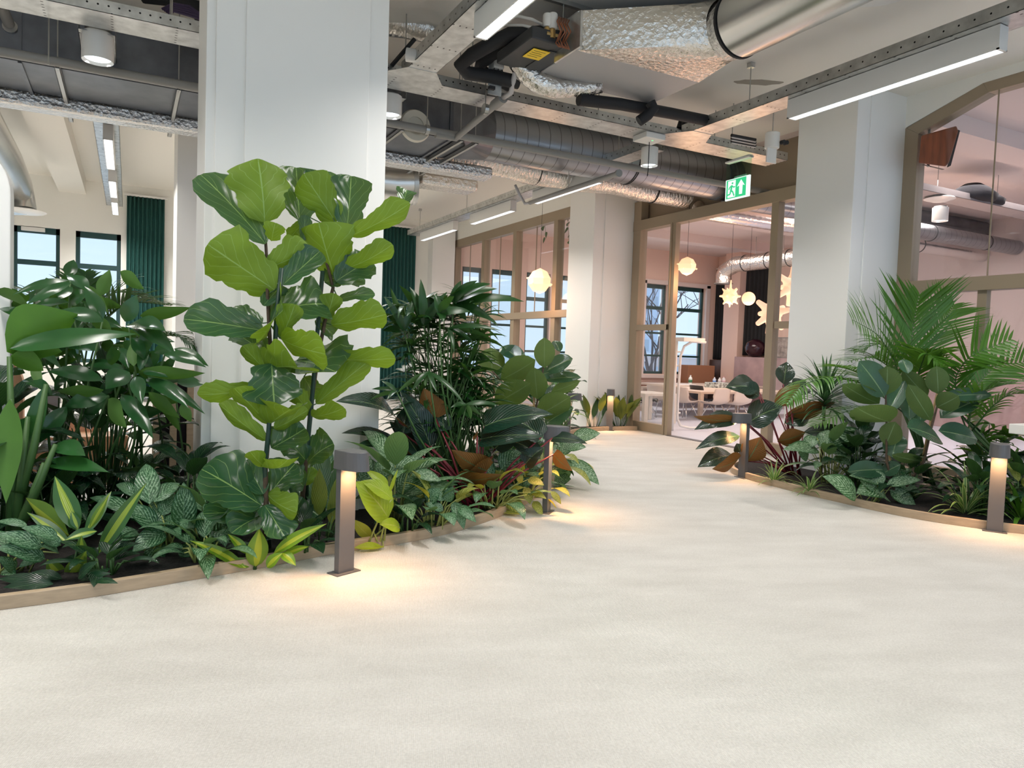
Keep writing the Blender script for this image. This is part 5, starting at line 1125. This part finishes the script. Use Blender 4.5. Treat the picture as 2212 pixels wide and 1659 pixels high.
for hb, tips, w, dd_ in HF:
    for tp in tips: hleaf(m, qr(*hb), qr(*tp), w/4.148, 'T' if RN.random() < .75 else 'B', Dr+dd_-.1, RN.uniform(-.2,.1), 'strap', .10, .2, 0, 7, .6, 2)
    e = DP(*qr(*hb), Dr+dd_-.1); st.tube([rb+Vector((RN.uniform(-.2,.3),RN.uniform(-.1,.2),0)), rb.lerp(e,.6)+Vector((0,0,.04)), e], [.011,.008,.005], 6)
for i in range(100):
    x_ = RN.uniform(872,1050); y_ = RN.uniform(640,930); e = DP(x_,y_,Dr+RN.uniform(0,.5)); a = RN.uniform(0,2*PI); fan(m, e, (math.cos(a),math.sin(a),RN.uniform(.0,.7)), RN.randint(6,9), RN.uniform(.26,.42), .042, RN.uniform(.4,1.1))
    st.tube([rb+Vector((RN.uniform(-.3,.5),RN.uniform(-.05,.35),0)), e], [.008,.004], 5)
m.build('fronds', palm_d, t, smooth=True); st.build('stems', gstem, t, smooth=True)
def lady(label, base, D, n, x0, x1, y0, y1, L, Wd, mt):
    t = plant('lady_palm', label, 'plant', tuple(base)); m = MB(); st = MB()
    for i in range(n):
        e = DP(RN.uniform(x0,x1),RN.uniform(y0,y1),D+RN.uniform(-.15,.2)); a = RN.uniform(0,2*PI); fan(m, e, (math.cos(a),math.sin(a),RN.uniform(.2,1)), RN.randint(5,8), L*RN.uniform(.8,1.1), Wd, RN.uniform(.5,1.3)); st.tube([base+Vector((RN.uniform(-.05,.05),RN.uniform(-.05,.05),0)), e], [.008,.004], 5)
    m.build('fronds', mt, t, smooth=True); st.build('stems', gstem, t, smooth=True)
bb_ = FL(2120,1075,.045); lady('small lady palm behind the nearest right bollard', bb_, (bb_-EYEP).dot(FW), 11, 2070, 2200, 900, 1000, .30, .05, palm_l)
# --- rubber plants ---------------------------------------------------------
def handplant(name, label, base, D, leaves, lm, sm, q, sc, prof='ellip', stems=(), canes=(), rs=(.013,.008), stalk=None, bendT=.04, jit=.06, wave=.0, fold=.16, caned=bam_m):
    t = plant(name, label, 'plant', tuple(base)); m = MB()
    for b_, t_, w, s_, dT in leaves: hleaf(m, q(*b_), q(*t_), w*sc, s_, D+RN.uniform(-jit,jit), dT, prof, bendT if s_ == 'T' else -bendT, fold, wave, 9)
    m.build('foliage', lm, t, smooth=True); st = MB()
    for s_ in stems: pts = [base+Vector((RN.uniform(-.04,.04),RN.uniform(-.02,.05),0))]+[DP(*q(*p),D) for p in s_]; st.tube(pts, [rs[0]+(rs[1]-rs[0])*i/(len(pts)-1) for i in range(len(pts))], 8)
    if stalk:
        for b_, t_, w, s_, dT in leaves:
            e = DP(*q(*b_),D); o_ = base+Vector((RN.uniform(-.08,.08),RN.uniform(-.05,.08),0)); st.tube([o_, o_.lerp(e,.55)+(e-o_)*0+Vector((0,0,.05)), e], [stalk,stalk*.8,stalk*.55], 7)
    if st.v: st.build('stems', sm, t, smooth=True)
    for c_ in canes: MB().tube([DP(*q(*p),D+.03) for p in c_], .011, 8).build('support_cane', caned, t, smooth=True)
    return t
RA = [((1090,1010),(1080,790),250,'B',.05),((1170,1080),(1480,900),230,'B',0),((1200,850),(1390,860),150,'T',.1),((1560,975),(1560,700),190,'B',0),((1580,1000),(1815,890),150,'T',-.1),((1500,1255),(1470,970),200,'B',-.1),((1120,1290),(1430,1110),240,'B',-.15),((1500,1400),(1790,1230),250,'B',-.15),((1560,1080),(1890,1060),100,'T',-.1),((1620,1190),(1880,1090),110,'B',0),((1560,1480),(1820,1330),180,'T',-.1),((1330,900),(1180,780),150,'T',.15),((1700,830),(1650,730),90,'T',.2),((1450,1400),(1260,1480),150,'T',0),((1480,1060),(1640,1000),120,'T',.1)]
b1_ = FL(1150,1075,.045); b1_ = Vector((3.55,6.25,.045)); Dra = (b1_-EYEP).dot(FW)
handplant('rubber_plant', 'rubber plant with rounded olive leaves behind the second bollard', b1_, Dra, RA, rub_l, bark_m, qr, 1/4.148, 'ellip', [[(1460,1450),(1500,1250),(1550,980),(1560,900)],[(1400,1450),(1180,1100),(1090,1000)]], [[(1460,1500),(1470,1100)],[(1110,1200),(1100,1010)]])
def qk(x, y): return (1780+x*.38571, 560+y*.38571)
RB = [((340,770),(195,570),150,'T',0),((350,760),(355,600),150,'B',-.1),((310,810),(105,700),110,'B',-.1),((370,910),(180,830),150,'B',-.2),((375,1000),(405,905),0,'T',0),((345,1045),(400,910),120,'B',-.1),((580,770),(440,620),100,'B',0),((640,755),(630,598),120,'B',-.05),((600,905),(470,700),110,'B',-.1),((630,830),(755,765),120,'B',-.15),((660,770),(940,760),75,'T',-.1),((650,890),(860,790),110,'T',.05),((655,1015),(465,940),90,'T',-.2),((350,870),(455,680),90,'T',.1),((480,900),(460,710),100,'T',.15),((420,960),(490,930),0,'T',0),((550,1130),(380,1095),60,'B',-.1),((380,1110),(420,980),120,'T',.1),((540,920),(540,760),110,'T',.15),((640,960),(860,1010),110,'T',0),((330,1200),(430,1150),80,'T',-.1),((350,1180),(130,1190),100,'T',0),((470,640),(440,560),70,'T',.1)]
RB = [r for r in RB if r[2]]
b2_ = Vector((6.4,4.3,.045)); Drb = (b2_-EYEP).dot(FW)
handplant('rubber_plant', 'rubber plant with two stems and round olive leaves in the right bed', b2_, Drb, RB, rub_r, bark_m, qk, .38571, 'ellip', [[(350,1130),(350,900),(345,750)],[(560,1130),(600,950),(640,800),(660,740)]], [[(375,1220),(365,1060)],[(545,1150),(610,850),(655,670)]])
# --- red-stemmed philodendrons ---------------------------------------------------
def qp(x, y): return (740+x/3.95, 860+y/3.95)
PA = [((480,200),(-60,30),140,'T',-.75),((750,410),(490,-60),230,'T',-.05),((795,175),(690,-85),250,'B',0),((1210,240),(1800,140),210,'T',-.1),((640,470),(400,200),190,'T',.1),((560,500),(120,400),130,'T',-.55),((530,470),(-10,300),120,'T',-.6),((1180,350),(1720,330),190,'T',-.15),((1230,620),(930,440),210,'B',-.15),((1210,600),(1290,490),150,'T',-.2),((1010,690),(1360,650),130,'B',-.2),((1650,470),(1400,350),150,'T',.1),((1150,320),(1180,250),60,'T',-.1),((1800,480),(1960,620),120,'B',-.1),((1560,560),(1720,420),160,'T',0),((1300,430),(1560,230),200,'T',.2),((870,280),(830,60),150,'T',.2),((520,300),(560,60),170,'T',.2),((1700,330),(1330,120),200,'T',.15),((1790,340),(2090,390),100,'T',-.1)]
pb_ = FL(955,1085,.045); pb_ = Vector((2.55,5.35,.045)); Dpa = (pb_-EYEP).dot(FW)
handplant('red_philodendron', 'large dark philodendron with red stalks in the left bed', pb_, Dpa, PA, phil_l, rstem, qp, 1/3.95, 'heart', stalk=.011, bendT=.09, wave=.03, fold=.22)
def qd(x, y): return (1480+x/4.148, 760+y/4.148)
PB = [((490,600),(70,575),80,'B',-.1),((500,590),(80,700),130,'T',-.1),((490,755),(90,875),110,'T',-.15),((430,930),(110,1035),150,'T',-.2),((500,930),(240,1050),100,'B',-.2),((560,640),(880,490),210,'T',-.15),((560,980),(680,760),190,'B',-.1),((800,480),(1030,290),130,'B',0),((650,330),(360,320),150,'T',0),((660,400),(480,300),130,'T',.05),((900,560),(1350,450),120,'B',0),((890,640),(1110,600),130,'T',.1),((1060,720),(1540,760),110,'T',0),((880,290),(910,90),140,'T',.1),((930,400),(1090,330),150,'T',.2),((830,800),(1080,720),130,'B',0),((490,900),(460,820),90,'T',0),((980,330),(1060,250),100,'T',.15)]
pb2 = Vector((6.75,5.75,.045)); Dpb = (pb2-EYEP).dot(FW)
handplant('red_philodendron', 'dark philodendron with red stalks and drooping leaves at the far end of the right bed', pb2, Dpb, PB, phil_l, rstem, qd, 1.2/4.148, 'lance', stalk=.010, bendT=.10, wave=.025, fold=.2)
# --- rosette plants --------------------------------------------------------
def rosette(name, label, base, n, L, Wd, h, lm, dr=(.4,1.2), el=(.2,1.2), stem=None, sm=None, prof='blade', fold=.25, tiers=1, sp=.02, cat='plant', nu=1, part='leaves', az=None):
    t = plant(name, label, cat, tuple(base)); m = MB(); top = Vector(base)+Vector((0,0,h))
    for k in range(n):
        f = k/n; a = k*2.39996+RN.uniform(-.3,.3); e = el[0]+(el[1]-el[0])*f; LL = L*RN.uniform(.75,1.1); p = top+Vector((math.cos(a)*sp,math.sin(a)*sp,-(1-f)*sp*2*tiers-(1-f)*.10*(tiers > 1)))
        if az: a = az[0]+(az[1]-az[0])*RN.random()
        leafp(m, droop(p, (math.cos(a)*math.cos(e),math.sin(a)*math.cos(e),math.sin(e)), LL, RN.uniform(*dr), 8), Vector((0,0,1)) if e < 1.2 else Vector((math.cos(a),math.sin(a),.2)), Wd*RN.uniform(.8,1.15), prof, fold, .02 if nu > 1 else 0, nu)
    m.build(part, lm, t, smooth=True)
    if stem: MB().tube([Vector(base), top+Vector((0,0,.02))], [stem, stem*.8], 8).build('stem', sm or bark_m, t, smooth=True)
    return t
p = Vector((7.0,5.62,.045)); D_ = (p-EYEP).dot(FW); hh = DP(1675,838,D_).z-.05
rosette('dracaena', 'spiky dracaena with striped narrow leaves beside the right column', p, 80, .48, .05, hh, drac_l, (.5,1.4), (.0,1.35), .018, tiers=3)
p = Vector((6.35,10.75,.045)); p = FL(1243,900,.045); p = Vector((6.55,10.7,.045)); hh = DP(1252,812,(p-EYEP).dot(FW)).z
rosette('dracaena', 'dark spiky dracaena on a bare stem before the far column', p, 52, .42, .042, hh, drac_l, (.5,1.7), (-.3,1.3), .03, tiers=3)
p = Vector((6.7,10.62,.045)); rosette('spider_plant', 'small yellowish spider plant under the far dracaena', p, 22, .24, .022, .02, spid_l, (.8,1.8), (.4,1.2))
def upright(label, base, n, L, Wd, lm, name='aspidistra', lean=.45, dr=(.2,.7)):
    t = plant(name, label, 'plant', tuple(base)); m = MB(); st = MB()
    for k in range(n):
        a = k*2.39996+RN.uniform(-.3,.3); e = RN.uniform(1.0,1.45); hs = L*RN.uniform(.25,.6); d = Vector((math.cos(a)*lean,math.sin(a)*lean,1)).normalized(); p = Vector(base)+Vector((math.cos(a)*.08,math.sin(a)*.08,0)); q_ = p+d*hs
        st.tube([p,q_], [.006,.004], 5); leafp(m, droop(q_, d, L*RN.uniform(.6,1), RN.uniform(*dr), 8), Vector((-d.x,-d.y,.4)), Wd*RN.uniform(.8,1.1), 'lance', .2, .02, 2)
    m.build('leaves', lm, t, smooth=True); st.build('stalks', gstem, t, smooth=True)
upright('clump of broad upright leaves right of the distant bollard', Vector((7.85,10.64,.045)), 16, .55, .17, asp_l, lean=.55, dr=(.3,1.2))
upright('clump of olive leaves left of the distant bollard', Vector((7.3,10.64,.045)), 7, .55, .15, asp_l, lean=.4)
# aglaonemas: stalks from the ground, arching leaves
def agla(label, base, n, h, L, Wd, lm, sm=gstem, dr=(.7,1.5), spread=.6, name='aglaonema', prof='ovate', mix=None, front=0):
    t = plant(name, label, 'plant', tuple(base)); m = MB(); m2 = MB(); st = MB(); B_ = Vector(base)
    for k in range(n):
        a = k*2.39996+RN.uniform(-.35,.35); f = (k+.5)/n; r_ = spread*(1-f)**.6*RN.uniform(.35,1); hz = h*(.35+.65*f)*RN.uniform(.8,1.1); o_ = B_+Vector((math.cos(a)*.05,math.sin(a)*.05,0)); q_ = B_+Vector((math.cos(a)*r_*.55,math.sin(a)*r_*.55,hz)); st.tube([o_, o_.lerp(q_,.6)+Vector((0,0,.03)), q_], [.008,.006,.004], 6)
        e = .15+.9*f; d = Vector((math.cos(a)*math.cos(e),math.sin(a)*math.cos(e),math.sin(e))); tgt = m2 if (mix and RN.random() < .35) else m
        leafp(tgt, droop(q_, d, L*RN.uniform(.75,1.1), RN.uniform(*dr), 8), Vector((0,0,1)), Wd*RN.uniform(.8,1.15), prof, .18, .025, 2, RN.uniform(0,6))
    m.build('leaves', lm, t, smooth=True); st.build('stalks', sm, t, smooth=True)
    if m2.v: o = m2.build('yellow_leaves', mix, t, smooth=True); o['label'] = 'yellowing leaves'
    return t
G = lambda x, y: FL(x, y, .045)
agla('low silver aglaonema between the fig stem and the left front plants', G(455,1175), 14, .26, .34, .13, sil_l)
agla('silver aglaonema by the left edge of the white column base', G(300,1110), 13, .42, .28, .14, sil_l)
upright('upright dark leaves between the figs and the nearest bollard', G(690,1165), 12, .44, .12, asp_l, 'cast_iron_plant', .35)
agla('large pale silver aglaonema behind the lime plant', G(850,1128), 16, .50, .42, .18, sil_p, ystem, (.6,1.3), .6)
agla('aglaonema with one yellow leaf on the kerb, middle of the left bed', G(935,1140), 15, .26, .26, .12, sil_l, ystem, mix=yel_l)
agla('yellowing aglaonema hanging over the kerb left of the second bollard', G(1060,1100), 20, .26, .26, .12, sil_l, ystem, (.9,1.8), .7, mix=yel_l)
agla('yellowing aglaonema at the foot of the second bollard', G(1130,1075), 18, .30, .25, .12, yel_l, ystem, (.9,1.8), .7, mix=sil_l)
agla('broad-leaved aglaonema above the yellowing ones', Vector((2.95,5.75,.045)), 12, .52, .30, .19, sil_l, spread=.4)
agla('marbled aglaonema spilling onto the carpet right of the second bollard', Vector((3.72,6.35,.045)), 18, .34, .40, .14, sil_p, ystem, (.9,1.7), .8, mix=yel_l)
agla('dark-leaved clump at the back of the left bed near the column foot', G(700,1120), 12, .40, .32, .16, sil_l, spread=.5)
agla('shaded leafy clump in the gap between umbrella plant and column', G(400,1085), 12, .3, .24, .12, dark_l, spread=.5, name='shade_plant')
agla('shaded leafy clump under the umbrella plant', G(170,1120), 16, .36, .36, .14, dark_l, spread=.7, name='shade_plant')
agla('dark broad-leaved clump beneath the lady palm', Vector((2.7,6.3,.045)), 34, .85, .36, .17, dark_l, spread=.9, name='shade_plant')
agla('dark clump filling the bed behind the red philodendron', Vector((3.3,6.0,.045)), 16, .55, .34, .15, dark_l, spread=.8, name='shade_plant')
# right bed
agla('pale marbled aglaonema behind the kerb left of the rubber plant', G(1790,1042), 16, .42, .34, .16, sil_p, ystem, (.7,1.4), .6)
agla('dark broad-leaved plant between column and marbled aglaonema', Vector((6.75,5.0,.045)), 14, .48, .36, .17, dark_l, spread=.6, name='shade_plant')
agla('dark leafy plant at the back of the right bed', Vector((7.35,4.0,.045)), 20, .50, .40, .13, dark_l, spread=.9, name='shade_plant')
rosette('spider_plant', 'spider plant with striped blades right of the far bollard', G(1672,1040), 30, .26, .024, .02, spid_l, (.7,1.6), (.3,1.3))
rosette('spider_plant', 'spider plant arching over the kerb, second from the far bollard', G(1748,1060), 30, .26, .024, .02, spid_l, (.9,1.9), (.2,1.3))
rosette('peace_lily', 'low grassy plant with arching pale-edged leaves by the nearest right bollard', G(2085,1112), 30, .46, .035, .04, spid_l, (.9,1.9), (.4,1.35), prof='lance')
rosette('peace_lily', 'arching green leaves at the right picture edge beside the bollard', G(2205,1125), 26, .42, .04, .04, palm_l, (.9,1.9), (.4,1.35), prof='lance')
agla('lime-edged leafy plant at the right picture edge above the kerb', Vector((6.85,3.45,.045)), 12, .36, .24, .10, yel_l, spread=.45, mix=sil_l)
agla('dark leafy plant behind the nearest right bollard', Vector((7.15,3.55,.045)), 18, .42, .36, .11, dark_l, spread=.8, name='shade_plant')
# plants in front of the left glazed partition
agla('light green leafy plant before the far glazed partition', Vector((5.6,9.2,.045)), 26, 1.02, .22, .09, palm_l, spread=.7, name='leafy_shrub', dr=(.5,1.2))
agla('dark leafy shrub left of the far white column', Vector((6.2,9.9,.045)), 18, 1.0, .26, .17, dark_l, spread=.6, name='leafy_shrub')
agla('large arching leaf plant behind the lady palm', Vector((4.3,8.6,.045)), 18, 1.05, .38, .17, dark_l, spread=.8, name='leafy_shrub')
agla('low dark shrub behind the rubber plant', Vector((4.7,8.0,.045)), 22, .7, .32, .15, dark_l, spread=.9, name='leafy_shrub')
# ivy tendrils hanging inside the left glazing
for px, py, lb in ((1178,500,'ivy tendril hanging inside the glazing near the fourth mullion'),(1228,505,'ivy leaves hanging inside the glazing beside the far column')):
    p = OX(px,py,7.6); t = plant('ivy', lb, 'plant', tuple(p)); m = MB(); z_ = p.z+.45
    MB().tube([Vector((p.x,p.y,ZC)), p+Vector((0,.03,.2)), p+Vector((.02,0,-.15))], .004, 5).build('tendril', gstem, t)
    for k in range(5): v = p+Vector((RN.uniform(-.05,.05),RN.uniform(-.08,.08),.35-.12*k)); leafp(m, droop(v, (RN.uniform(-1,0),RN.uniform(-1,1),-.6), .13, .4, 6), Vector((-1,0,.5)), .12, 'heart', .1, 0, 2)
    m.build('leaves', umb_l, t, smooth=True)

# --- front plants shaped leaf by leaf -------------------------------------------
def qb(x, y): return (x/4.148, 940+y/4.148)
def qc(x, y): return (400+x/3.318, 760+y/3.318)
def DB(b): return (Vector(b)-EYEP).dot(FW)
b = G(160,1228)
handplant('corn_plant', 'corn plant with broad yellow-striped leaves at front left', b, DB(b), [((700,860),(490,365),190,'T',.05),((880,1065),(1315,425),140,'T',.05),((700,840),(640,680),80,'T',0),((800,840),(975,540),70,'B',0),((870,860),(575,945),90,'T',-.1),((740,1070),(730,900),90,'T',-.05),((560,1310),(420,1110),140,'B',-.1),((600,1310),(775,1035),150,'B',-.1),((620,900),(230,560),150,'B',.15),((760,900),(1000,500),110,'T',.2),((640,1000),(240,690),100,'T',.1)], corn_l, gstem, qb, 1/4.148, 'lance', [[(650,1250),(720,900)]], bendT=.05, fold=.3, wave=.01)
b = G(100,1262)
handplant('dark_strap_plant', 'dark strap-leaved plant lying low on the kerb at lower left', b, DB(b), [((480,1335),(-30,1400),110,'T',-.05),((560,1290),(250,1240),90,'T',0),((480,1330),(-20,1290),110,'T',0),((700,1290),(880,1130),80,'T',0),((720,1300),(1000,1240),70,'T',0),((860,1310),(1060,1330),60,'T',-.05)], dark_l, gstem, qb, 1/4.148, 'lance', bendT=.08)
AG = [((1480,870),(1185,1045),180,'T',-.15),((1420,855),(1085,610),160,'T',-.1),((1250,890),(870,890),100,'T',-.1),((1230,905),(945,960),100,'T',-.12),((1210,975),(845,1025),80,'T',-.15),((1640,825),(1645,420),215,'T',0),((1450,720),(1550,520),140,'T',.1),((1490,860),(1610,700),130,'T',0),((1540,840),(1745,825),100,'T',-.1),((1540,830),(1620,925),100,'T',-.15),((1290,1030),(1095,1275),175,'T',-.15),((1390,985),(1435,1220),180,'T',-.2),((1420,1080),(1455,1235),95,'T',-.15),((1490,1090),(1865,1080),140,'T',-.1),((1570,1100),(1700,1265),140,'T',-.1),((1200,1100),(1235,1285),95,'T',-.1),((1300,1280),(1500,1312),85,'T',-.1),((1410,800),(1380,560),150,'T',.1),((1340,620),(1310,255),210,'T',.2),((1230,560),(1045,440),100,'T',.2),((1380,600),(1610,430),140,'T',.2),((1280,760),(800,560),130,'T',.15)]
b = G(352,1190); handplant('aglaonema', 'silver-veined aglaonema at the middle of the front left kerb', b, DB(b), AG, sil_l, ystem, qb, 1/4.148, 'ovate', stalk=.006, bendT=.10, wave=.02, fold=.2, jit=.04)
A2 = [((520,925),(190,830),110,'T',-.1),((385,1005),(-50,890),140,'T',-.1),((405,1112),(-50,1010),150,'T',-.15),((250,822),(-50,780),65,'T',0),((545,985),(320,905),105,'T',-.05),((525,1055),(370,1000),70,'T',-.1),((335,1110),(170,1185),85,'T',-.1),((135,1215),(-30,1090),110,'T',-.1),((-10,1230),(135,1310),150,'T',-.1),((60,1000),(-60,860),120,'T',.1)]
b = G(30,1235); handplant('aglaonema', 'silver-veined aglaonema cut off by the left edge above the kerb', b, DB(b), A2, sil_l, ystem, qb, 1/4.148, 'ovate', stalk=.006, bendT=.10, wave=.02, fold=.2, jit=.03)
A3 = [((1740,880),(1930,700),140,'T',0),((1760,900),(2080,760),130,'T',0),((1800,900),(2150,860),120,'T',-.1),((1700,960),(1960,1010),110,'T',-.1),((1720,900),(2010,640),150,'T',.1),((1780,940),(2200,980),110,'T',-.1),((1700,880),(1690,700),120,'T',.1),((1850,960),(2090,1100),110,'T',-.1)]
b = G(440,1165); handplant('aglaonema', 'silver-veined aglaonema at the foot of the white column, left of the figs', b, DB(b)+.1, A3, sil_l, ystem, qb, 1/4.148, 'ovate', stalk=.006, bendT=.10, wave=.02)
b = G(545,1214); handplant('corn_plant', 'small lime and green striped corn plant before the figs', b, DB(b), [((505,1555),(530,1262),155,'B',0),((440,1562),(30,1352),78,'T',-.05),((450,1450),(305,1305),65,'T',0),((630,1450),(1015,1232),85,'T',0),((585,1545),(700,1440),80,'T',0),((690,1440),(795,1535),75,'T',-.05),((700,1465),(890,1395),55,'T',.05),((540,1540),(640,1450),60,'T',.05),((470,1540),(330,1480),60,'T',-.05)], corn_y, gstem, qc, 1/3.318, 'lance', [[(500,1560),(510,1480)]], bendT=.08, fold=.28, wave=.015)
b = G(806,1168); handplant('lime_philodendron', 'lime-yellow leafed plant beside the nearest left bollard', b, DB(b), [((1455,1195),(1215,930),215,'T',-.15),((1485,1055),(1260,925),105,'T',-.05),((1455,965),(1295,850),70,'T',0),((1540,1262),(1390,1235),95,'T',-.1),((1425,1425),(1210,1405),70,'T',-.1),((1465,1010),(1525,840),26,'T',0),((1330,1330),(1200,1200),90,'B',-.05)], lime_l, ystem, qc, 1/3.318, 'ovate', stalk=.007, bendT=.10, wave=.03)
PL = [((430,845),(985,740),130,'T',-.1),((440,785),(650,620),180,'T',0),((590,645),(850,715),100,'T',0),((140,710),(235,495),190,'T',.05),((300,655),(425,550),160,'T',.05),((420,612),(695,520),130,'T',.05),((380,760),(470,620),120,'T',.1)]
b = G(850,1130); handplant('aglaonema', 'large pale-marbled aglaonema behind the nearest left bollard', b, DB(b), PL, sil_p, ystem, qp, 1/3.95, 'ovate', stalk=.008, bendT=.08, wave=.02)
PG = [((720,885),(835,770),130,'T',0),((520,925),(660,855),90,'T',0),((890,885),(945,750),100,'T',0),((945,885),(1035,1120),110,'T',-.1),((990,925),(1140,1060),100,'T',-.1),((880,870),(790,800),100,'T',.05),((860,960),(700,900),80,'T',0)]
b = G(935,1142); handplant('aglaonema', 'silver-veined aglaonema on the kerb in the middle of the left bed', b, DB(b), PG, sil_l, ystem, qp, 1/3.95, 'ovate', stalk=.006, bendT=.1, wave=.02)
PY = [((1200,875),(1232,1085),125,'T',-.05),((1180,875),(1140,755),115,'T',.05),((1380,865),(1555,1000),125,'T',-.05),((1300,1010),(1550,1015),70,'T',-.1),((1580,695),(1720,745),75,'T',-.05),((1610,805),(1740,862),55,'T',-.1),((1630,880),(1705,1018),75,'T',-.1),((1440,785),(1545,765),45,'T',-.05),((760,965),(600,1145),115,'T',.0),((1560,760),(1600,905),90,'T',-.05),((1780,795),(1865,905),55,'T',0),((1500,720),(1540,660),60,'T',0)]
b = G(1075,1098); handplant('aglaonema', 'yellow-leaved aglaonema spilling over the kerb left of the second bollard', b, DB(b), PY, yel_l, ystem, qp, 1/3.95, 'ovate', stalk=.005, bendT=.1, wave=.03)
PM = [((1250,805),(1470,690),120,'T',0),((1350,610),(1530,450),200,'T',.05),((1060,880),(1000,760),110,'T',0),((1000,900),(1180,780),120,'T',.1),((1480,800),(1640,680),110,'T',0),((1350,700),(1250,600),120,'T',.1),((1560,620),(1700,560),100,'T',.1)]
b = Vector((2.75,5.45,.045)); handplant('aglaonema', 'dark silver-veined aglaonema above the yellow-leaved one', b, DB(b), PM, sil_l, ystem, qp, 1/3.95, 'ovate', stalk=.006, bendT=.1, wave=.02)
PR = [((1950,535),(2190,740),120,'T',-.1),((1960,345),(2200,300),120,'T',0),((1800,725),(1950,690),140,'T',-.1),((1790,775),(1980,875),95,'T',-.1),((1830,470),(2000,390),120,'T',0),((1850,610),(1990,540),100,'T',0),((1900,420),(2080,420),90,'T',-.05),((1830,640),(1960,600),150,'B',-.05)]
b = Vector((3.70,6.25,.045)); handplant('aglaonema', 'marbled green aglaonema leaning onto the carpet right of the second bollard', b, DB(b), PR, sil_p, ystem, qp, 1/3.95, 'ovate', stalk=.007, bendT=.08, wave=.02)
MR = [((1200,890),(875,880),110,'T',-.1),((1180,770),(1060,870),120,'T',0),((1640,775),(1180,820),190,'T',.1),((1280,880),(1510,900),100,'T',-.1),((1340,935),(1475,1015),100,'T',-.15),((1200,850),(1290,700),120,'T',.1),((1100,960),(1010,900),90,'T',0)]
b = G(1795,1045); handplant('aglaonema', 'tall pale-marbled aglaonema left of the right rubber plant', b, DB(b), MR, sil_p, ystem, qd, 1/4.148, 'ovate', stalk=.007, bendT=.1, wave=.02)
ML = [((300,1250),(140,1212),60,'T',0),((325,1300),(180,1312),110,'T',-.1),((350,1262),(545,1235),60,'T',-.05),((370,1292),(515,1385),80,'T',-.1),((420,1262),(545,1312),48,'T',-.05),((350,1335),(285,1305),60,'T',-.1),((180,1335),(-10,1215),100,'T',-.1),((330,1260),(250,1180),80,'T',.1),((400,1250),(470,1170),70,'T',.1),((300,1300),(200,1240),70,'T',0)]
b = G(1885,1085); handplant('aglaonema', 'pale-marbled aglaonema low on the right kerb under the rubber plant', b, DB(b), ML, sil_p, ystem, qk, .38571, 'ovate', stalk=.005, bendT=.1, wave=.02)
agla('shaded dark plant at the foot of the right column', Vector((7.1,5.2,.045)), 22, .55, .36, .15, dark_l, spread=.7, name='shade_plant')
agla('shaded dark plant under the right rubber plant', Vector((6.65,4.35,.045)), 24, .38, .34, .13, dark_l, spread=.6, name='shade_plant')
agla('shaded dark plant behind the grassy leaves by the right bollard', Vector((6.75,3.75,.045)), 26, .36, .34, .12, dark_l, spread=.6, name='shade_plant')
agla('shaded dark clump behind the front left aglaonemas', G(120,1160), 26, .34, .34, .13, dark_l, spread=.6, name='shade_plant')
agla('shaded dark clump behind the umbrella plant stems', Vector((-.15,6.1,.045)), 46, 1.0, .42, .17, dark_l, spread=.9, name='shade_plant')
agla('tall shaded dark clump at the far left behind the paddle leaves', Vector((-.75,5.6,.045)), 34, .95, .42, .17, dark_l, spread=.8, name='shade_plant')
agla('shaded dark clump left of the column behind the slender stalks', Vector((.4,5.45,.045)), 18, .5, .30, .13, dark_l, spread=.5, name='shade_plant')

agla('low dark leaves along the kerb between the front left aglaonemas', G(225,1240), 14, .12, .24, .10, dark_l, spread=.35, name='ground_plant')
agla('low silver-veined leaves along the kerb left of the small corn plant', G(440,1212), 14, .14, .26, .10, sil_l, ystem, spread=.35, name='ground_plant')
agla('low dark leaves between the small corn plant and the nearest bollard', G(650,1190), 12, .16, .24, .10, dark_l, spread=.3, name='ground_plant')
agla('low dark leaves on the soil right of the lime plant', G(880,1150), 10, .14, .22, .09, dark_l, spread=.3, name='ground_plant')

# ------------------------------------------------------------------ groups of repeats
GR = dict(bollard_light='bollard lamps along the winding path', linear_lamp='linear lamps under the cable trays', downlight='round white downlights', shell_chair='shell chairs in the far room', paper_lantern='glowing paper lanterns', bottle='bottles on the far table', cable_tray='galvanised cable trays', strut_bracket='strut brackets under the ducts', insulated_pipe='black insulated pipes', aglaonema='aglaonemas in the beds', shade_plant='dark plants deep in the beds', ground_plant='low plants along the left kerb', leafy_shrub='shrubs before the far glazing', corn_plant='yellow-striped corn plants', fiddle_leaf_fig='fiddle-leaf figs', rubber_plant='rubber plants', red_philodendron='red-stalked philodendrons', kentia_palm='feathery palms', lady_palm='lady palms', dracaena='spiky dracaenas', spider_plant='spider plants', peace_lily='arching plants by the right bollard', aspidistra='upright leaf clumps by the far column', ivy='hanging ivy', curtain='curtains', table='tables in the far room', building='buildings outside', flexible_duct='silver flexible ducts', foil_duct='foil-wrapped ducts', spiral_duct='spiral ducts', wall_cabinet='cabinets along the far wall', cable_bundle='cable bundles on the trays', vertical_pipe='white vertical pipes', ceiling_rail='ceiling mounting rails', tray_junction_plate='tray junction plates')
for o in S.objects:
    if o.parent is None and o.get('label'):
        g = GR.get(o.name.split('.')[0])
        if g: o['group'] = g
